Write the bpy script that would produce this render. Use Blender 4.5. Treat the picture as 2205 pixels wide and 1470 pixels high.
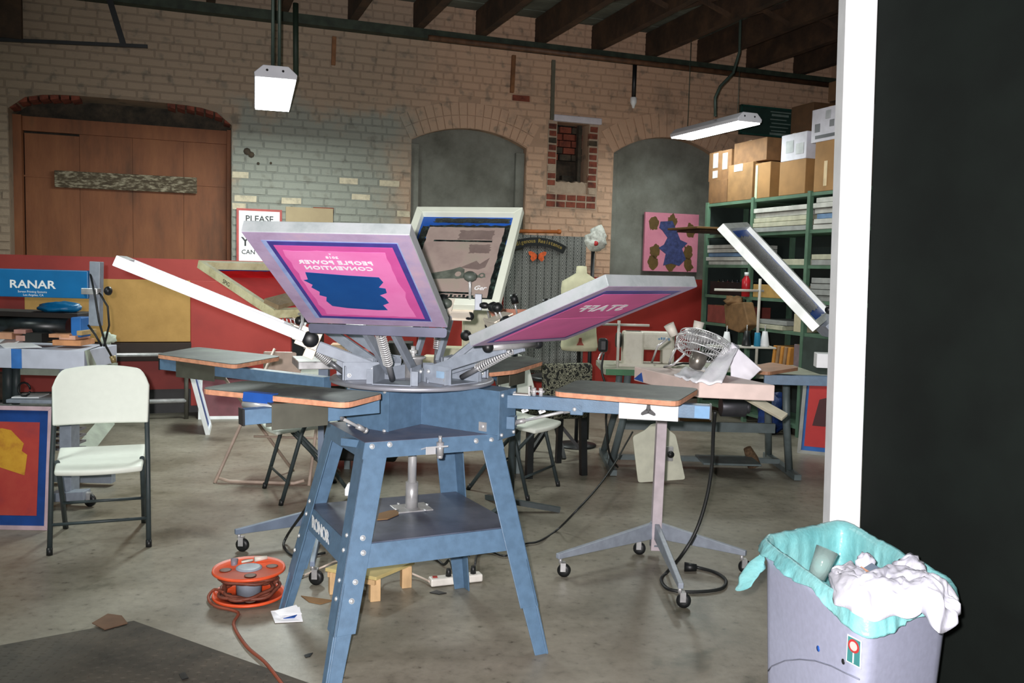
import bpy, bmesh, math, random
from mathutils import Vector as V, Matrix as M, noise
random.seed(7)
sc = bpy.context.scene
COL = sc.collection
for o in list(bpy.data.objects): bpy.data.objects.remove(o)
# ---------------------------------------------------------------- camera
FPX, CAMZ = 1900.0, 1.45
PIT, ROL = math.atan(153/1900.0), 0.026
fwd = V((0, math.cos(PIT), -math.sin(PIT))); upv = V((0, math.sin(PIT), math.cos(PIT)))
CP = V((0, 0, CAMZ))
rt = V((math.cos(ROL), 0, 0)) + upv*math.sin(ROL); uc = V((-math.sin(ROL), 0, 0)) + upv*math.cos(ROL)
cam = bpy.data.cameras.new('camera'); cam.sensor_width = 36; cam.lens = 36*FPX/2205; cam.clip_end = 100
co = bpy.data.objects.new('camera', cam); COL.objects.link(co)
mw = M.Identity(4)
for i, c in enumerate((rt, uc, -fwd)):
    for j in range(3): mw[j][i] = c[j]
mw.translation = CP; co.matrix_world = mw
sc.camera = co
def ray(u, v): return fwd + rt*((u-1102.5)/FPX) - uc*((v-735)/FPX)
def at(u, v, Y): d = ray(u, v); return CP + d*(Y/d.y)              # point seen at (u, v), Y metres into the room
def fl(u, v, z=0.0): d = ray(u, v); return CP + d*((z-CAMZ)/d.z)   # point seen at (u, v) on the level z
def pl(u, v, P, N): d = ray(u, v); return CP + d*((P-CP).dot(N)/d.dot(N))
# ---------------------------------------------------------------- world, lights, exposure
w = bpy.data.worlds.new('world'); sc.world = w; w.use_nodes = True
w.node_tree.nodes['Background'].inputs[0].default_value = (0.75, 0.95, 0.85, 1)
w.node_tree.nodes['Background'].inputs[1].default_value = 0.16
def area(name, loc, target, sx, sy, power, col, spread=math.pi):
    l = bpy.data.lights.new(name, 'AREA'); l.shape = 'RECTANGLE'; l.size = sx; l.size_y = sy; l.energy = power; l.color = col; l.spread = spread
    o = bpy.data.objects.new(name, l); COL.objects.link(o); o.location = loc
    o.rotation_euler = (V(target)-V(loc)).to_track_quat('-Z', 'Y').to_euler(); return o
# the camera's flash, a few centimetres left of the lens
sp = bpy.data.lights.new('camera_flash', 'SPOT'); sp.energy = 760; sp.spot_size = math.radians(92); sp.spot_blend = 0.7
sp.shadow_soft_size = 0.018; sp.color = (1.0, 0.95, 0.95)
so = bpy.data.objects.new('camera_flash', sp); COL.objects.link(so); so.location = CP + rt*-0.055 + uc*0.05 - fwd*0.02
so.rotation_euler = (fwd + rt*0.12).to_track_quat('-Z', 'Y').to_euler()
sc.view_settings.view_transform = 'Standard'; sc.view_settings.look = 'None'
sc.view_settings.gamma = 1; sc.view_settings.use_curve_mapping = False
sc.view_settings.exposure = 0.0
# ---------------------------------------------------------------- materials
MATS = {}
def s2l(c):
    return tuple(((x/255)/12.92 if x/255 <= .04045 else ((x/255+.055)/1.055)**2.4) for x in c)
def mat(name, rgb, rough=.6, metal=0, var=.08, scale=12, bump=0, rgb2=None, emit=0, spec=.5, coat=0, alpha=1, stretch=None, trans=0):
    """procedural material: base colour varied by a noise, optional second colour, fine relief"""
    if name in MATS: return MATS[name]
    m = bpy.data.materials.new(name); m.use_nodes = True; nt = m.node_tree; N = nt.nodes; L = nt.links
    b = N['Principled BSDF']; b.inputs['Roughness'].default_value = rough; b.inputs['Metallic'].default_value = metal
    b.inputs['Specular IOR Level'].default_value = spec; b.inputs['Coat Weight'].default_value = coat
    c = s2l(rgb); c2 = s2l(rgb2) if rgb2 else tuple(max(0, x*(1-2.2*var)) for x in c); c1 = c if rgb2 else tuple(min(1, x*(1+var)) for x in c)
    geo = N.new('ShaderNodeNewGeometry'); mp = N.new('ShaderNodeMapping'); L.new(geo.outputs['Position'], mp.inputs[0])
    if stretch: mp.inputs['Scale'].default_value = stretch
    no = N.new('ShaderNodeTexNoise'); no.inputs['Scale'].default_value = scale; no.inputs['Detail'].default_value = 6; L.new(mp.outputs[0], no.inputs['Vector'])
    rp = N.new('ShaderNodeValToRGB'); rp.color_ramp.elements[0].position = .35; rp.color_ramp.elements[1].position = .65
    rp.color_ramp.elements[0].color = (*c2, 1); rp.color_ramp.elements[1].color = (*c1, 1)
    L.new(no.outputs[0], rp.inputs[0]); L.new(rp.outputs[0], b.inputs['Base Color'])
    if bump:
        n2 = N.new('ShaderNodeTexNoise'); n2.inputs['Scale'].default_value = scale*6; n2.inputs['Detail'].default_value = 5; L.new(mp.outputs[0], n2.inputs['Vector'])
        bp = N.new('ShaderNodeBump'); bp.inputs['Strength'].default_value = bump; bp.inputs['Distance'].default_value = .01
        L.new(n2.outputs[0], bp.inputs['Height']); L.new(bp.outputs[0], b.inputs['Normal'])
    if emit: b.inputs['Emission Color'].default_value = (*c, 1); b.inputs['Emission Strength'].default_value = emit
    if trans: b.inputs['Transmission Weight'].default_value = trans
    if alpha < 1: b.inputs['Alpha'].default_value = alpha
    MATS[name] = m; return m
def blend(name, cols, scale=3, rough=.6, bump=.2, detail=8, stops=None, stretch=None, metal=0, spec=.5, dist=.01):
    """several colours mixed through one noise (wear, stains, patina)"""
    if name in MATS: return MATS[name]
    m = bpy.data.materials.new(name); m.use_nodes = True; nt = m.node_tree; N = nt.nodes; L = nt.links
    b = N['Principled BSDF']; b.inputs['Roughness'].default_value = rough; b.inputs['Metallic'].default_value = metal; b.inputs['Specular IOR Level'].default_value = spec
    geo = N.new('ShaderNodeNewGeometry'); mp = N.new('ShaderNodeMapping'); L.new(geo.outputs['Position'], mp.inputs[0])
    if stretch: mp.inputs['Scale'].default_value = stretch
    no = N.new('ShaderNodeTexNoise'); no.inputs['Scale'].default_value = scale; no.inputs['Detail'].default_value = detail; no.inputs['Roughness'].default_value = .65
    L.new(mp.outputs[0], no.inputs['Vector'])
    rp = N.new('ShaderNodeValToRGB'); el = rp.color_ramp.elements
    n = len(cols); st = stops or [.3+.4*i/(n-1) for i in range(n)]
    while len(el) < n: el.new(.5)
    for e, c, s in zip(el, cols, st): e.position = s; e.color = (*s2l(c), 1)
    L.new(no.outputs[0], rp.inputs[0]); L.new(rp.outputs[0], b.inputs['Base Color'])
    if bump:
        n2 = N.new('ShaderNodeTexNoise'); n2.inputs['Scale'].default_value = scale*8; n2.inputs['Detail'].default_value = 6; L.new(mp.outputs[0], n2.inputs['Vector'])
        bp = N.new('ShaderNodeBump'); bp.inputs['Strength'].default_value = bump; bp.inputs['Distance'].default_value = dist
        L.new(n2.outputs[0], bp.inputs['Height']); L.new(bp.outputs[0], b.inputs['Normal'])
    MATS[name] = m; return m
# ---------------------------------------------------------------- mesh builder
def frame3(d, up=V((0, 0, 1))):
    d = d.normalized(); x = d.cross(up)
    if x.length < 1e-4: x = d.cross(V((0, 1, 0)))
    x.normalize(); return d, x, x.cross(d).normalized()
class MB:
    def __init__(s): s.bm = bmesh.new(); s.smooth = False
    def hexa(s, p, mi=0):
        v = [s.bm.verts.new(q) for q in p]
        for f in ((0,3,2,1),(4,5,6,7),(0,1,5,4),(1,2,6,5),(2,3,7,6),(3,0,4,7)):
            fc = s.bm.faces.new([v[i] for i in f]); fc.material_index = mi
        return s
    def obox(s, c, ax, ay, az, sx, sy, sz, mi=0):
        """box centred at c with axes ax, ay, az and full sizes"""
        c = V(c); X, Y, Z = V(ax)*sx/2, V(ay)*sy/2, V(az)*sz/2
        return s.hexa([c-X-Y-Z, c+X-Y-Z, c+X+Y-Z, c-X+Y-Z, c-X-Y+Z, c+X-Y+Z, c+X+Y+Z, c-X+Y+Z], mi)
    def box(s, c, size, yaw=0, mi=0):
        a = math.radians(yaw); return s.obox(c, (math.cos(a), math.sin(a), 0), (-math.sin(a), math.cos(a), 0), (0, 0, 1), *size, mi)
    def bar(s, p, q, wd, ht, up=V((0, 0, 1)), mi=0):
        p, q = V(p), V(q); d, x, y = frame3(q-p, V(up)); return s.obox((p+q)/2, d, x, y, (q-p).length, wd, ht, mi)
    def tube(s, p, q, r, r2=None, n=10, caps=True, mi=0):
        p, q = V(p), V(q); r2 = r if r2 is None else r2; d, x, y = frame3(q-p)
        A = [s.bm.verts.new(p+(x*math.cos(t)+y*math.sin(t))*r) for t in [2*math.pi*i/n for i in range(n)]]
        B = [s.bm.verts.new(q+(x*math.cos(t)+y*math.sin(t))*r2) for t in [2*math.pi*i/n for i in range(n)]]
        for i in range(n):
            f = s.bm.faces.new([A[i], B[i], B[(i+1) % n], A[(i+1) % n]]); f.smooth = True; f.material_index = mi
        if caps:
            s.bm.faces.new(A).material_index = mi; s.bm.faces.new(B[::-1]).material_index = mi
        return s
    def path(s, pts, r, n=8, closed=False, mi=0):
        pts = [V(p) for p in pts]; rings = []; k = len(pts); px = None
        for i, p in enumerate(pts):
            a = pts[(i-1) % k] if (closed or i) else p; b = pts[(i+1) % k] if (closed or i < k-1) else p
            d = (b-a).normalized()
            if px is None: _, x, y = frame3(d)
            else:
                x = px-d*px.dot(d)
                if x.length < 1e-5: _, x, y = frame3(d)
                x.normalize(); y = x.cross(d)
            px = x; rr = r[i] if isinstance(r, (list, tuple)) else r
            rings.append([s.bm.verts.new(p+(x*math.cos(t)+y*math.sin(t))*rr) for t in [2*math.pi*j/n for j in range(n)]])
        for i in range(k if closed else k-1):
            A, B = rings[i], rings[(i+1) % k]
            for j in range(n):
                f = s.bm.faces.new([A[j], A[(j+1) % n], B[(j+1) % n], B[j]]); f.smooth = True; f.material_index = mi
        if not closed:
            s.bm.faces.new(rings[0][::-1]).material_index = mi; s.bm.faces.new(rings[-1]).material_index = mi
        return s
    def prism(s, pts, ext, mi=0, side=None):
        """polygon pts extruded by the vector ext"""
        pts = [V(p) for p in pts]; ext = V(ext); A = [s.bm.verts.new(p) for p in pts]; B = [s.bm.verts.new(p+ext) for p in pts]; n = len(A)
        s.bm.faces.new(A[::-1]).material_index = mi; s.bm.faces.new(B).material_index = mi
        for i in range(n):
            s.bm.faces.new([A[i], A[(i+1) % n], B[(i+1) % n], B[i]]).material_index = mi if side is None else side
        return s
    def lathe(s, c, prof, ax=V((0, 0, 1)), n=20, mi=0, closed=False):
        """prof: list of (radius, height) about the axis ax through c"""
        c = V(c); d, x, y = frame3(V(ax), V((0, 1, 0)) if abs(V(ax).normalized().z) > .9 else V((0, 0, 1))); rings = []
        for r, h in prof:
            if r < 1e-6: rings.append([s.bm.verts.new(c+d*h)])
            else: rings.append([s.bm.verts.new(c+d*h+(x*math.cos(t)+y*math.sin(t))*r) for t in [2*math.pi*j/n for j in range(n)]])
        R = rings+[rings[0]] if closed else rings
        for A, B in zip(R, R[1:]):
            for j in range(n):
                k = (j+1) % n
                q = [A[0], B[k], B[j]] if len(A) == 1 else ([A[j], A[k], B[0]] if len(B) == 1 else [A[j], A[k], B[k], B[j]])
                if len(set(q)) < 3: continue
                f = s.bm.faces.new(q); f.smooth = True; f.material_index = mi
        if not closed:
            for rg in (rings[0], rings[-1]):
                if len(rg) > 1:
                    try: s.bm.faces.new(rg).material_index = mi
                    except ValueError: pass
        return s
    def grid(s, fn, nu, nv, mi=0, wrap=False):
        G = [[s.bm.verts.new(fn(i/nu, j/nv)) for j in range(nv+1)] for i in range(nu+(0 if wrap else 1))]
        for i in range(nu):
            for j in range(nv):
                f = s.bm.faces.new([G[i][j], G[(i+1) % len(G)][j], G[(i+1) % len(G)][j+1], G[i][j+1]]); f.smooth = True; f.material_index = mi
        return s
    def build(s, name, mats, parent=None, bevel=0, solid=0):
        bmesh.ops.recalc_face_normals(s.bm, faces=s.bm.faces)
        if parent is None:
            zs = [v.co.z for v in s.bm.verts]; xs = [v.co.x for v in s.bm.verts]; ys = [v.co.y for v in s.bm.verts]
            o3 = V(((min(xs)+max(xs))/2, (min(ys)+max(ys))/2, min(zs)))
        else:
            r = parent
            while r.parent: r = r.parent
            o3 = V(r.location)
        bmesh.ops.translate(s.bm, verts=s.bm.verts, vec=-o3)
        me = bpy.data.meshes.new(name); s.bm.to_mesh(me); s.bm.free()
        if not isinstance(mats, (list, tuple)): mats = [mats]
        for m in mats: me.materials.append(m)
        o = bpy.data.objects.new(name, me); COL.objects.link(o)
        if parent is None: o.location = o3
        else: o.parent = parent
        if bevel:
            b = o.modifiers.new('bevel', 'BEVEL'); b.width = bevel; b.segments = 2; b.limit_method = 'ANGLE'; b.angle_limit = .6
        if solid:
            b = o.modifiers.new('solid', 'SOLIDIFY'); b.thickness = solid
        return o
def tag(o, label=None, cat=None, group=None, kind=None):
    if label: o['label'] = label
    if cat: o['category'] = cat
    if group: o['group'] = group
    if kind: o['kind'] = kind
    return o
def thing(name, label, cat, loc, group=None):
    o = bpy.data.objects.new(name, None); COL.objects.link(o); o.location = V(loc); o.empty_display_size = .1
    return tag(o, label, cat, group)
def text_mb(txt, size, org, X, Y, depth=.0008, shear=0, bold=0, align='CENTER', spacing=1.0, flat_scale=(1, 1)):
    """lettering as a mesh: org is the centre of the baseline, X and Y the text axes"""
    cu = bpy.data.curves.new('t', 'FONT'); cu.body = txt; cu.size = size; cu.align_x = align; cu.shear = shear; cu.offset = bold*size; cu.space_character = spacing
    cu.resolution_u = 2
    ob = bpy.data.objects.new('t', cu); me = bpy.data.meshes.new_from_object(ob)
    X, Y = V(X).normalized(), V(Y).normalized(); Z = X.cross(Y)
    mb = MB(); mb.bm.from_mesh(me)
    for v in mb.bm.verts: v.co = V(org)+X*v.co.x*flat_scale[0]+Y*v.co.y*flat_scale[1]
    if depth:
        fs = list(mb.bm.faces); r = bmesh.ops.extrude_face_region(mb.bm, geom=fs)
        vs = [g for g in r['geom'] if isinstance(g, bmesh.types.BMVert)]; bmesh.ops.translate(mb.bm, verts=vs, vec=Z*depth)
    for f in mb.bm.faces: f.smooth = False
    bpy.data.objects.remove(ob); bpy.data.meshes.remove(me); bpy.data.curves.remove(cu)
    return mb
# common materials
m_white = mat('white_paint', (236, 238, 240), .45, var=.03)
m_black = mat('black_plastic', (22, 24, 26), .45, var=.2)
m_blue = mat('blue_enamel', (86, 114, 140), .42, var=.06, scale=30, bump=.04)
m_bluegray = mat('pale_grey_blue_enamel', (142, 150, 162), .42, var=.06, scale=25)
m_chrome = mat('chrome', (222, 222, 222), .28, .55, var=.05)
m_steel = mat('steel', (185, 185, 186), .35, .45, var=.1, scale=20)
m_bolt = mat('zinc_bolt', (225, 228, 230), .3, .6, var=.05)
m_alu = blend('scuffed_aluminium', [(156, 164, 166), (178, 184, 186), (188, 190, 196)], 9, .42, .05, metal=.35)
m_darkleg = mat('charcoal_powder_coat', (52, 62, 64), .5, var=.1)
m_plastic = mat('offwhite_plastic', (236, 240, 230), .5, var=.01, bump=.03, scale=30)
m_tapeblue = mat('blue_tape', (30, 80, 160), .5, var=.08)
m_paper = mat('paper', (232, 232, 236), .7, var=.03)
m_board = mat('particle_board_edge', (206, 146, 114), .7, var=.10, scale=40, bump=.1)
m_rubber = blend('worn_platen_top', [(44, 50, 52), (70, 78, 76), (108, 120, 110)], 5, .55, .06, stops=[.32, .5, .68])
m_card = mat('cardboard', (134, 100, 62), .8, var=.1, scale=8)
m_red = blend('red_wall_paint', [(138, 38, 32), (152, 44, 37), (160, 50, 42)], 2.2, .55, .05)
m_cable = mat('black_cable', (26, 28, 28), .5, var=.1)
m_wood = mat('pale_pine', (205, 170, 125), .6, var=.1, scale=10, stretch=(1, 6, 1))
m_green = mat('green_steel', (88, 118, 98), .5, var=.1, scale=6)
# ================================================================ THE ROOM
TH = math.radians(20); EX = V((math.cos(TH), math.sin(TH), 0)); EN = V((-math.sin(TH), math.cos(TH), 0)); UP = V((0, 0, 1))
A0 = V((-3.185, 8.455, 0))
def W(s, off, z): return A0+EX*s+EN*off+UP*z        # wall frame: s along the brick wall, off into it, z up
def wl(u, v, off=0.0):                              # where a view ray meets the plane `off` behind the wall face
    p = pl(u, v, W(0, off, 0), EN); return (p-A0).dot(EX), p.z
def wbox(mb, s0, s1, o0, o1, z0, z1, mi=0):
    return mb.obox(W((s0+s1)/2, (o0+o1)/2, (z0+z1)/2), EX, EN, UP, abs(s1-s0), abs(o1-o0), abs(z1-z0), mi)
# --- floor
def floor_material():
    m = bpy.data.materials.new('polished_concrete'); m.use_nodes = True; nt = m.node_tree; N = nt.nodes; L = nt.links; b = N['Principled BSDF']
    geo = N.new('ShaderNodeNewGeometry')
    def nz(scale, det, sx=1, sy=1, dist=0):
        mp = N.new('ShaderNodeMapping'); mp.inputs['Scale'].default_value = (sx, sy, 1); L.new(geo.outputs['Position'], mp.inputs[0])
        n = N.new('ShaderNodeTexNoise'); n.inputs['Scale'].default_value = scale; n.inputs['Detail'].default_value = det; n.inputs['Distortion'].default_value = dist
        n.inputs['Roughness'].default_value = .6; L.new(mp.outputs[0], n.inputs['Vector']); return n.outputs[0]
    def ramp(inp, pts):
        r = N.new('ShaderNodeValToRGB'); e = r.color_ramp.elements
        while len(e) < len(pts): e.new(.5)
        for q, (p, c) in zip(e, pts): q.position = p; q.color = (*c, 1)
        L.new(inp, r.inputs[0]); return r.outputs[0]
    base = ramp(nz(1.1, 8, dist=.6), [(.3, s2l((108, 103, 92))), (.45, s2l((130, 124, 112))), (.6, s2l((147, 141, 129))), (.75, s2l((166, 160, 149)))])
    stain = ramp(nz(2.0, 7, dist=.3), [(.30, (.36, .38, .34)), (.40, (.80, .80, .77)), (.6, (1, 1, 1))])
    fleck = ramp(nz(24, 3), [(.25, (.35, .33, .3)), (.36, (.86, .86, .86)), (.5, (1, 1, 1)), (.66, (1.06, 1.06, 1.06)), (.8, (1.35, 1.3, 1.25))])
    streak = ramp(nz(3, 6, 1, 2, .5), [(.3, (.9, .9, .89)), (.6, (1.04, 1.04, 1.03))])
    out = base
    for c in (stain, fleck, streak):
        mx = N.new('ShaderNodeMix'); mx.data_type = 'RGBA'; mx.blend_type = 'MULTIPLY'; mx.inputs[0].default_value = 1
        L.new(out, mx.inputs[6]); L.new(c, mx.inputs[7]); out = mx.outputs[2]
    L.new(out, b.inputs['Base Color'])
    rr = N.new('ShaderNodeMapRange'); rr.inputs[3].default_value = .28; rr.inputs[4].default_value = .55; L.new(nz(2, 5), rr.inputs[0]); L.new(rr.outputs[0], b.inputs['Roughness'])
    bp = N.new('ShaderNodeBump'); bp.inputs['Strength'].default_value = .15; bp.inputs['Distance'].default_value = .004; L.new(nz(60, 6), bp.inputs['Height']); L.new(bp.outputs[0], b.inputs['Normal'])
    return m
m_floor = floor_material()
mb = MB(); mb.box((0, 5, -.05), (16, 16, .1)); tag(mb.build('floor', m_floor), 'polished grey-brown concrete floor with dark stains', kind='structure')
# --- brick wall
OP = []   # openings: (s0, s1, z0, spring, crown)
OP.append((-1.43, .465, .0, 2.77, 2.93)); OP.append((2.235, 3.50, .9, 2.765, 2.925)); OP.append((4.545, 5.95, .9, 2.79, 3.01)); OP.append((3.852, 4.235, 2.31, 3.075, 3.076))
def arch_z(o, s):
    s0, s1, _, sp, cr = o; x = (s-(s0+s1)/2)/((s1-s0)/2)
    x = max(-1, min(1, x))
    if o == OP[0]: return sp+(cr-sp)*max(0, 1-abs(x)**5)**.6
    h = cr-sp; a = (s1-s0)/2; R = (a*a+h*h)/(2*h) if h > .002 else 1e6
    return cr-R+math.sqrt(max(0, R*R-(x*a)**2)) if h > .002 else cr
def in_open(s0, s1, z0, z1, pad=0):
    for o in OP:
        if s1 <= o[0]-pad or s0 >= o[1]+pad or z1 <= o[2]: continue
        sm = min(max((s0+s1)/2, o[0]+.001), o[1]-.001)
        if z0 < arch_z(o, sm)+pad: return True
    return False
def paint_material(name, top, grey, right, dark, seed=0):
    """old wall paint: tan above and on the right, a grey-green coat between the first two openings, worn by noise"""
    m = bpy.data.materials.new(name); m.use_nodes = True; nt = m.node_tree; N = nt.nodes; L = nt.links; b = N['Principled BSDF']; b.inputs['Roughness'].default_value = .75
    geo = N.new('ShaderNodeNewGeometry'); tc = N.new('ShaderNodeMapping'); tc.vector_type = 'TEXTURE'
    tc.inputs['Location'].default_value = A0; tc.inputs['Rotation'].default_value = (0, 0, TH); L.new(geo.outputs['Position'], tc.inputs[0])
    sx = N.new('ShaderNodeSeparateXYZ'); L.new(tc.outputs[0], sx.inputs[0])
    n1 = N.new('ShaderNodeTexNoise'); n1.inputs['Scale'].default_value = 1.6; n1.inputs['Detail'].default_value = 8; n1.inputs['Roughness'].default_value = .65; L.new(tc.outputs[0], n1.inputs['Vector'])
    n2 = N.new('ShaderNodeTexNoise'); n2.inputs['Scale'].default_value = 9; n2.inputs['Detail'].default_value = 6; L.new(tc.outputs[0], n2.inputs['Vector'])
    n3 = N.new('ShaderNodeTexNoise'); n3.inputs['Scale'].default_value = 45; n3.inputs['Detail'].default_value = 5; L.new(tc.outputs[0], n3.inputs['Vector'])
    def mth(op, a, b_): 
        q = N.new('ShaderNodeMath'); q.operation = op
        for i, x in enumerate((a, b_)):
            if isinstance(x, (int, float)): q.inputs[i].default_value = x
            else: L.new(x, q.inputs[i])
        return q.outputs[0]
    def rng(v, a, c):
        q = N.new('ShaderNodeMapRange'); q.interpolation_type = 'SMOOTHSTEP'; q.inputs[1].default_value = a; q.inputs[2].default_value = c; L.new(v, q.inputs[0]); return q.outputs[0]
    def mix(f, a, c):
        q = N.new('ShaderNodeMix'); q.data_type = 'RGBA'; L.new(f, q.inputs[0])
        for i, x in ((6, a), (7, c)):
            if isinstance(x, tuple): q.inputs[i].default_value = (*s2l(x), 1)
            else: L.new(x, q.inputs[i])
        return q.outputs[2]
    wob = mth('MULTIPLY', mth('SUBTRACT', n1.outputs[0], .5), 1.6)
    S = mth('ADD', sx.outputs[0], wob); Z = mth('ADD', sx.outputs[2], wob)
    gm = mth('MULTIPLY', mth('MULTIPLY', rng(S, .2, .5), mth('SUBTRACT', 1, rng(S, 1.75, 2.3))), mth('SUBTRACT', 1, rng(Z, 2.75, 3.1)))
    rm = rng(S, 1.6, 3.3)
    c = mix(rm, top, right); c = mix(gm, c, grey)
    c = mix(mth('MULTIPLY', rng(n2.outputs[0], .54, .7), .55), c, dark)
    c = mix(mth('MULTIPLY', rng(n1.outputs[0], .55, .72), .5), c, dark)
    L.new(c, b.inputs['Base Color'])
    bp = N.new('ShaderNodeBump'); bp.inputs['Strength'].default_value = .5; bp.inputs['Distance'].default_value = .008; L.new(n3.outputs[0], bp.inputs['Height']); L.new(bp.outputs[0], b.inputs['Normal'])
    return m
m_bp = paint_material('painted_brick', (158, 138, 118), (138, 140, 130), (196, 160, 134), (104, 100, 90))
m_mort = paint_material('painted_mortar', (140, 122, 104), (122, 124, 116), (176, 144, 120), (84, 80, 72))
m_cream = blend('peeled_cream_brick', [(150, 142, 126), (188, 176, 152), (204, 192, 168)], 14, .8, .3)
m_rbrick = blend('bare_red_brick', [(66, 34, 26), (118, 58, 42), (140, 72, 52)], 10, .85, .4)
m_dark_brick = blend('dark_brick', [(26, 26, 22), (60, 52, 42), (84, 70, 56)], 8, .9, .4)  # dark brick tones, also given to the niche back and door backing
m_mortar_pale = blend('pale_mortar', [(150, 130, 112), (178, 158, 138)], 12, .9, .3)
wall = None
mb = MB(); S0, S1 = -3.0, 7.45
edges = sorted({S0, S1, *[o[0] for o in OP], *[o[1] for o in OP]})
for a, b in zip(edges, edges[1:]):
    o = next((q for q in OP if q[0] <= a+1e-6 and q[1] >= b-1e-6), None)
    if o is None: wbox(mb, a, b, .006, .42, 0, 4.3); continue
    if o[2] > 0: wbox(mb, a, b, .006, .42, 0, o[2])
    n = 14 if o[4]-o[3] > .01 else 1
    for i in range(n):
        x0, x1 = a+(b-a)*i/n, a+(b-a)*(i+1)/n; e = 1e-4
        za, zb = arch_z(o, x0+e), arch_z(o, x1-e)
        P = [W(x0, .006, za), W(x1, .006, zb), W(x1, .42, zb), W(x0, .42, za), W(x0, .006, 4.3), W(x1, .006, 4.3), W(x1, .42, 4.3), W(x0, .42, 4.3)]
        mb.hexa(P)
wall = tag(mb.build('wall_back', m_mort), 'old painted brick wall with arched openings', kind='structure')
CH, BL = .0757, .212
def brick_geo(mb, s0, s1, z0, z1, off, mi=0, ch=.005):
    j = lambda: random.uniform(-.0025, .0025)
    f = [(s0+ch+j(), z0+ch+j()), (s1-ch+j(), z0+ch+j()), (s1-ch+j(), z1-ch+j()), (s0+ch+j(), z1-ch+j())]
    bk = [(s0, z0), (s1, z0), (s1, z1), (s0, z1)]
    B = [mb.bm.verts.new(W(s, .03, z)) for s, z in bk]; F = [mb.bm.verts.new(W(s, off, z)) for s, z in f]
    mb.bm.faces.new(F).material_index = mi
    for i in range(4): mb.bm.faces.new([B[i], B[(i+1) % 4], F[(i+1) % 4], F[i]]).material_index = mi
many = MB(); NB = 0; peeled = []
VOUS = {1: (.0, .29), 2: (.0, .29)}
def in_ring(s, z):
    for i, (a, b) in VOUS.items():
        o = OP[i]; az = arch_z(o, min(max(s, o[0]), o[1]))
        if o[0]-.18 < s < o[1]+.18 and o[3]-.03 < z < az+b: 
            dx = 0 if o[0] <= s <= o[1] else min(abs(s-o[0]), abs(s-o[1]))
            if z > o[3]+.02+dx*.9-.0: return True
    return False
for r in range(int(4.3/CH)):
    z0 = r*CH; z1 = z0+CH-.009
    if z0 < .9: continue
    header = r % 7 == 3; ln = BL/2 if header else BL; s = S0+(random.random()*.02+(BL/2 if r % 2 else 0))
    while s < S1-.05:
        L_ = ln*random.uniform(.93, 1.06); a, b = s, s+L_-.009; s += L_
        parts_ = [(a, b)]
        for o in OP:          # trim bricks at the jambs
            nx = []
            for p, q in parts_:
                if z1 > o[2] and z0 < o[3] and q > o[0] and p < o[1]:
                    if p < o[0]-.04: nx.append((p, o[0]-.002))
                    if q > o[1]+.04: nx.append((o[1]+.002, q))
                else: nx.append((p, q))
            parts_ = nx
        for a, b in parts_:
            if in_open(a, b, z0, z1) or in_ring((a+b)/2, (z0+z1)/2): continue
            if 3.75 < (a+b)/2 < 4.36 and 2.13 < z0+.03 < 3.12: continue     # the bare surround of the niche
            if -.0 < 0: pass
            zone = .5 < a < 2.2 and 1.45 < z0 < 3.0
            off = random.gauss(.001, .0018)
            x = random.random(); c = noise.noise(V((a*2.2, z0*2.2, 3)))
            mi = 0
            if .45 < a < 2.25 and 1.9 < z0 < 2.55 and x < .05+max(0, c)*.6: mi = 1
            elif 1.6 < z0 < 3.5 and a > .4 and x > .992: mi = 2
            if zone and NB < 200:
                q = MB(); brick_geo(q, a, b, z0, z1, off); q.build('brick', [m_bp, m_cream, m_rbrick][mi], wall); NB += 1
            else: brick_geo(many, a, b, z0, z1, off, mi)
many.bm.verts.ensure_lookup_table()
tag(many.build('brick_courses', [m_bp, m_cream, m_rbrick], wall), kind='stuff')
# voussoirs: rings of bricks standing on the arch line
def arch_ring(o, n, depth, mats, rows=1, start=0, name='arch_brick', mb=None, off=-.004):
    s0, s1, _, sp, cr = o; a = (s1-s0)/2+.02; h = cr-sp; R = (a*a+h*h)/(2*h); cx, cz = (s0+s1)/2, cr-R; t0 = math.asin(a/R)
    for k in range(n):
        for r_ in range(rows):
            A = [-t0+2*t0*(k+.06)/n, -t0+2*t0*(k+.94)/n]; d0, d1 = R+depth*r_/rows+.003, R+depth*(r_+1)/rows-.006
            P = [(cx+d*math.sin(t), cz+d*math.cos(t)) for d, t in ((d0, A[0]), (d0, A[1]), (d1, A[1]), (d1, A[0]))]
            q = mb or MB()
            q.prism([W(s, off+random.uniform(-.003, .003), z) for s, z in P], EN*.09)
            if mb is None: q.build(name, mats, wall)
q = MB(); arch_ring(OP[1], 17, .27, m_bp, 2); arch_ring(OP[2], 17, .27, m_bp, 1, mb=q)
q.build('arch_courses', m_bp, wall)['kind'] = 'stuff'
# dark soffit bricks of the first arch, seen from below at both springings
q = MB(); o = OP[0]
for side in (-1, 1):
    for k in range(7):
        x = (o[0]+.03+k*.085) if side < 0 else (o[1]-.03-k*.085)
        z = arch_z(o, x)
        qq = MB(); qq.obox(W(x, .14, z-.012), (EX+UP*(.25*side*-1)).normalized(), EN, UP, .07, .24, .05); qq.build('brick', m_rbrick, wall)
q = MB()
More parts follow.
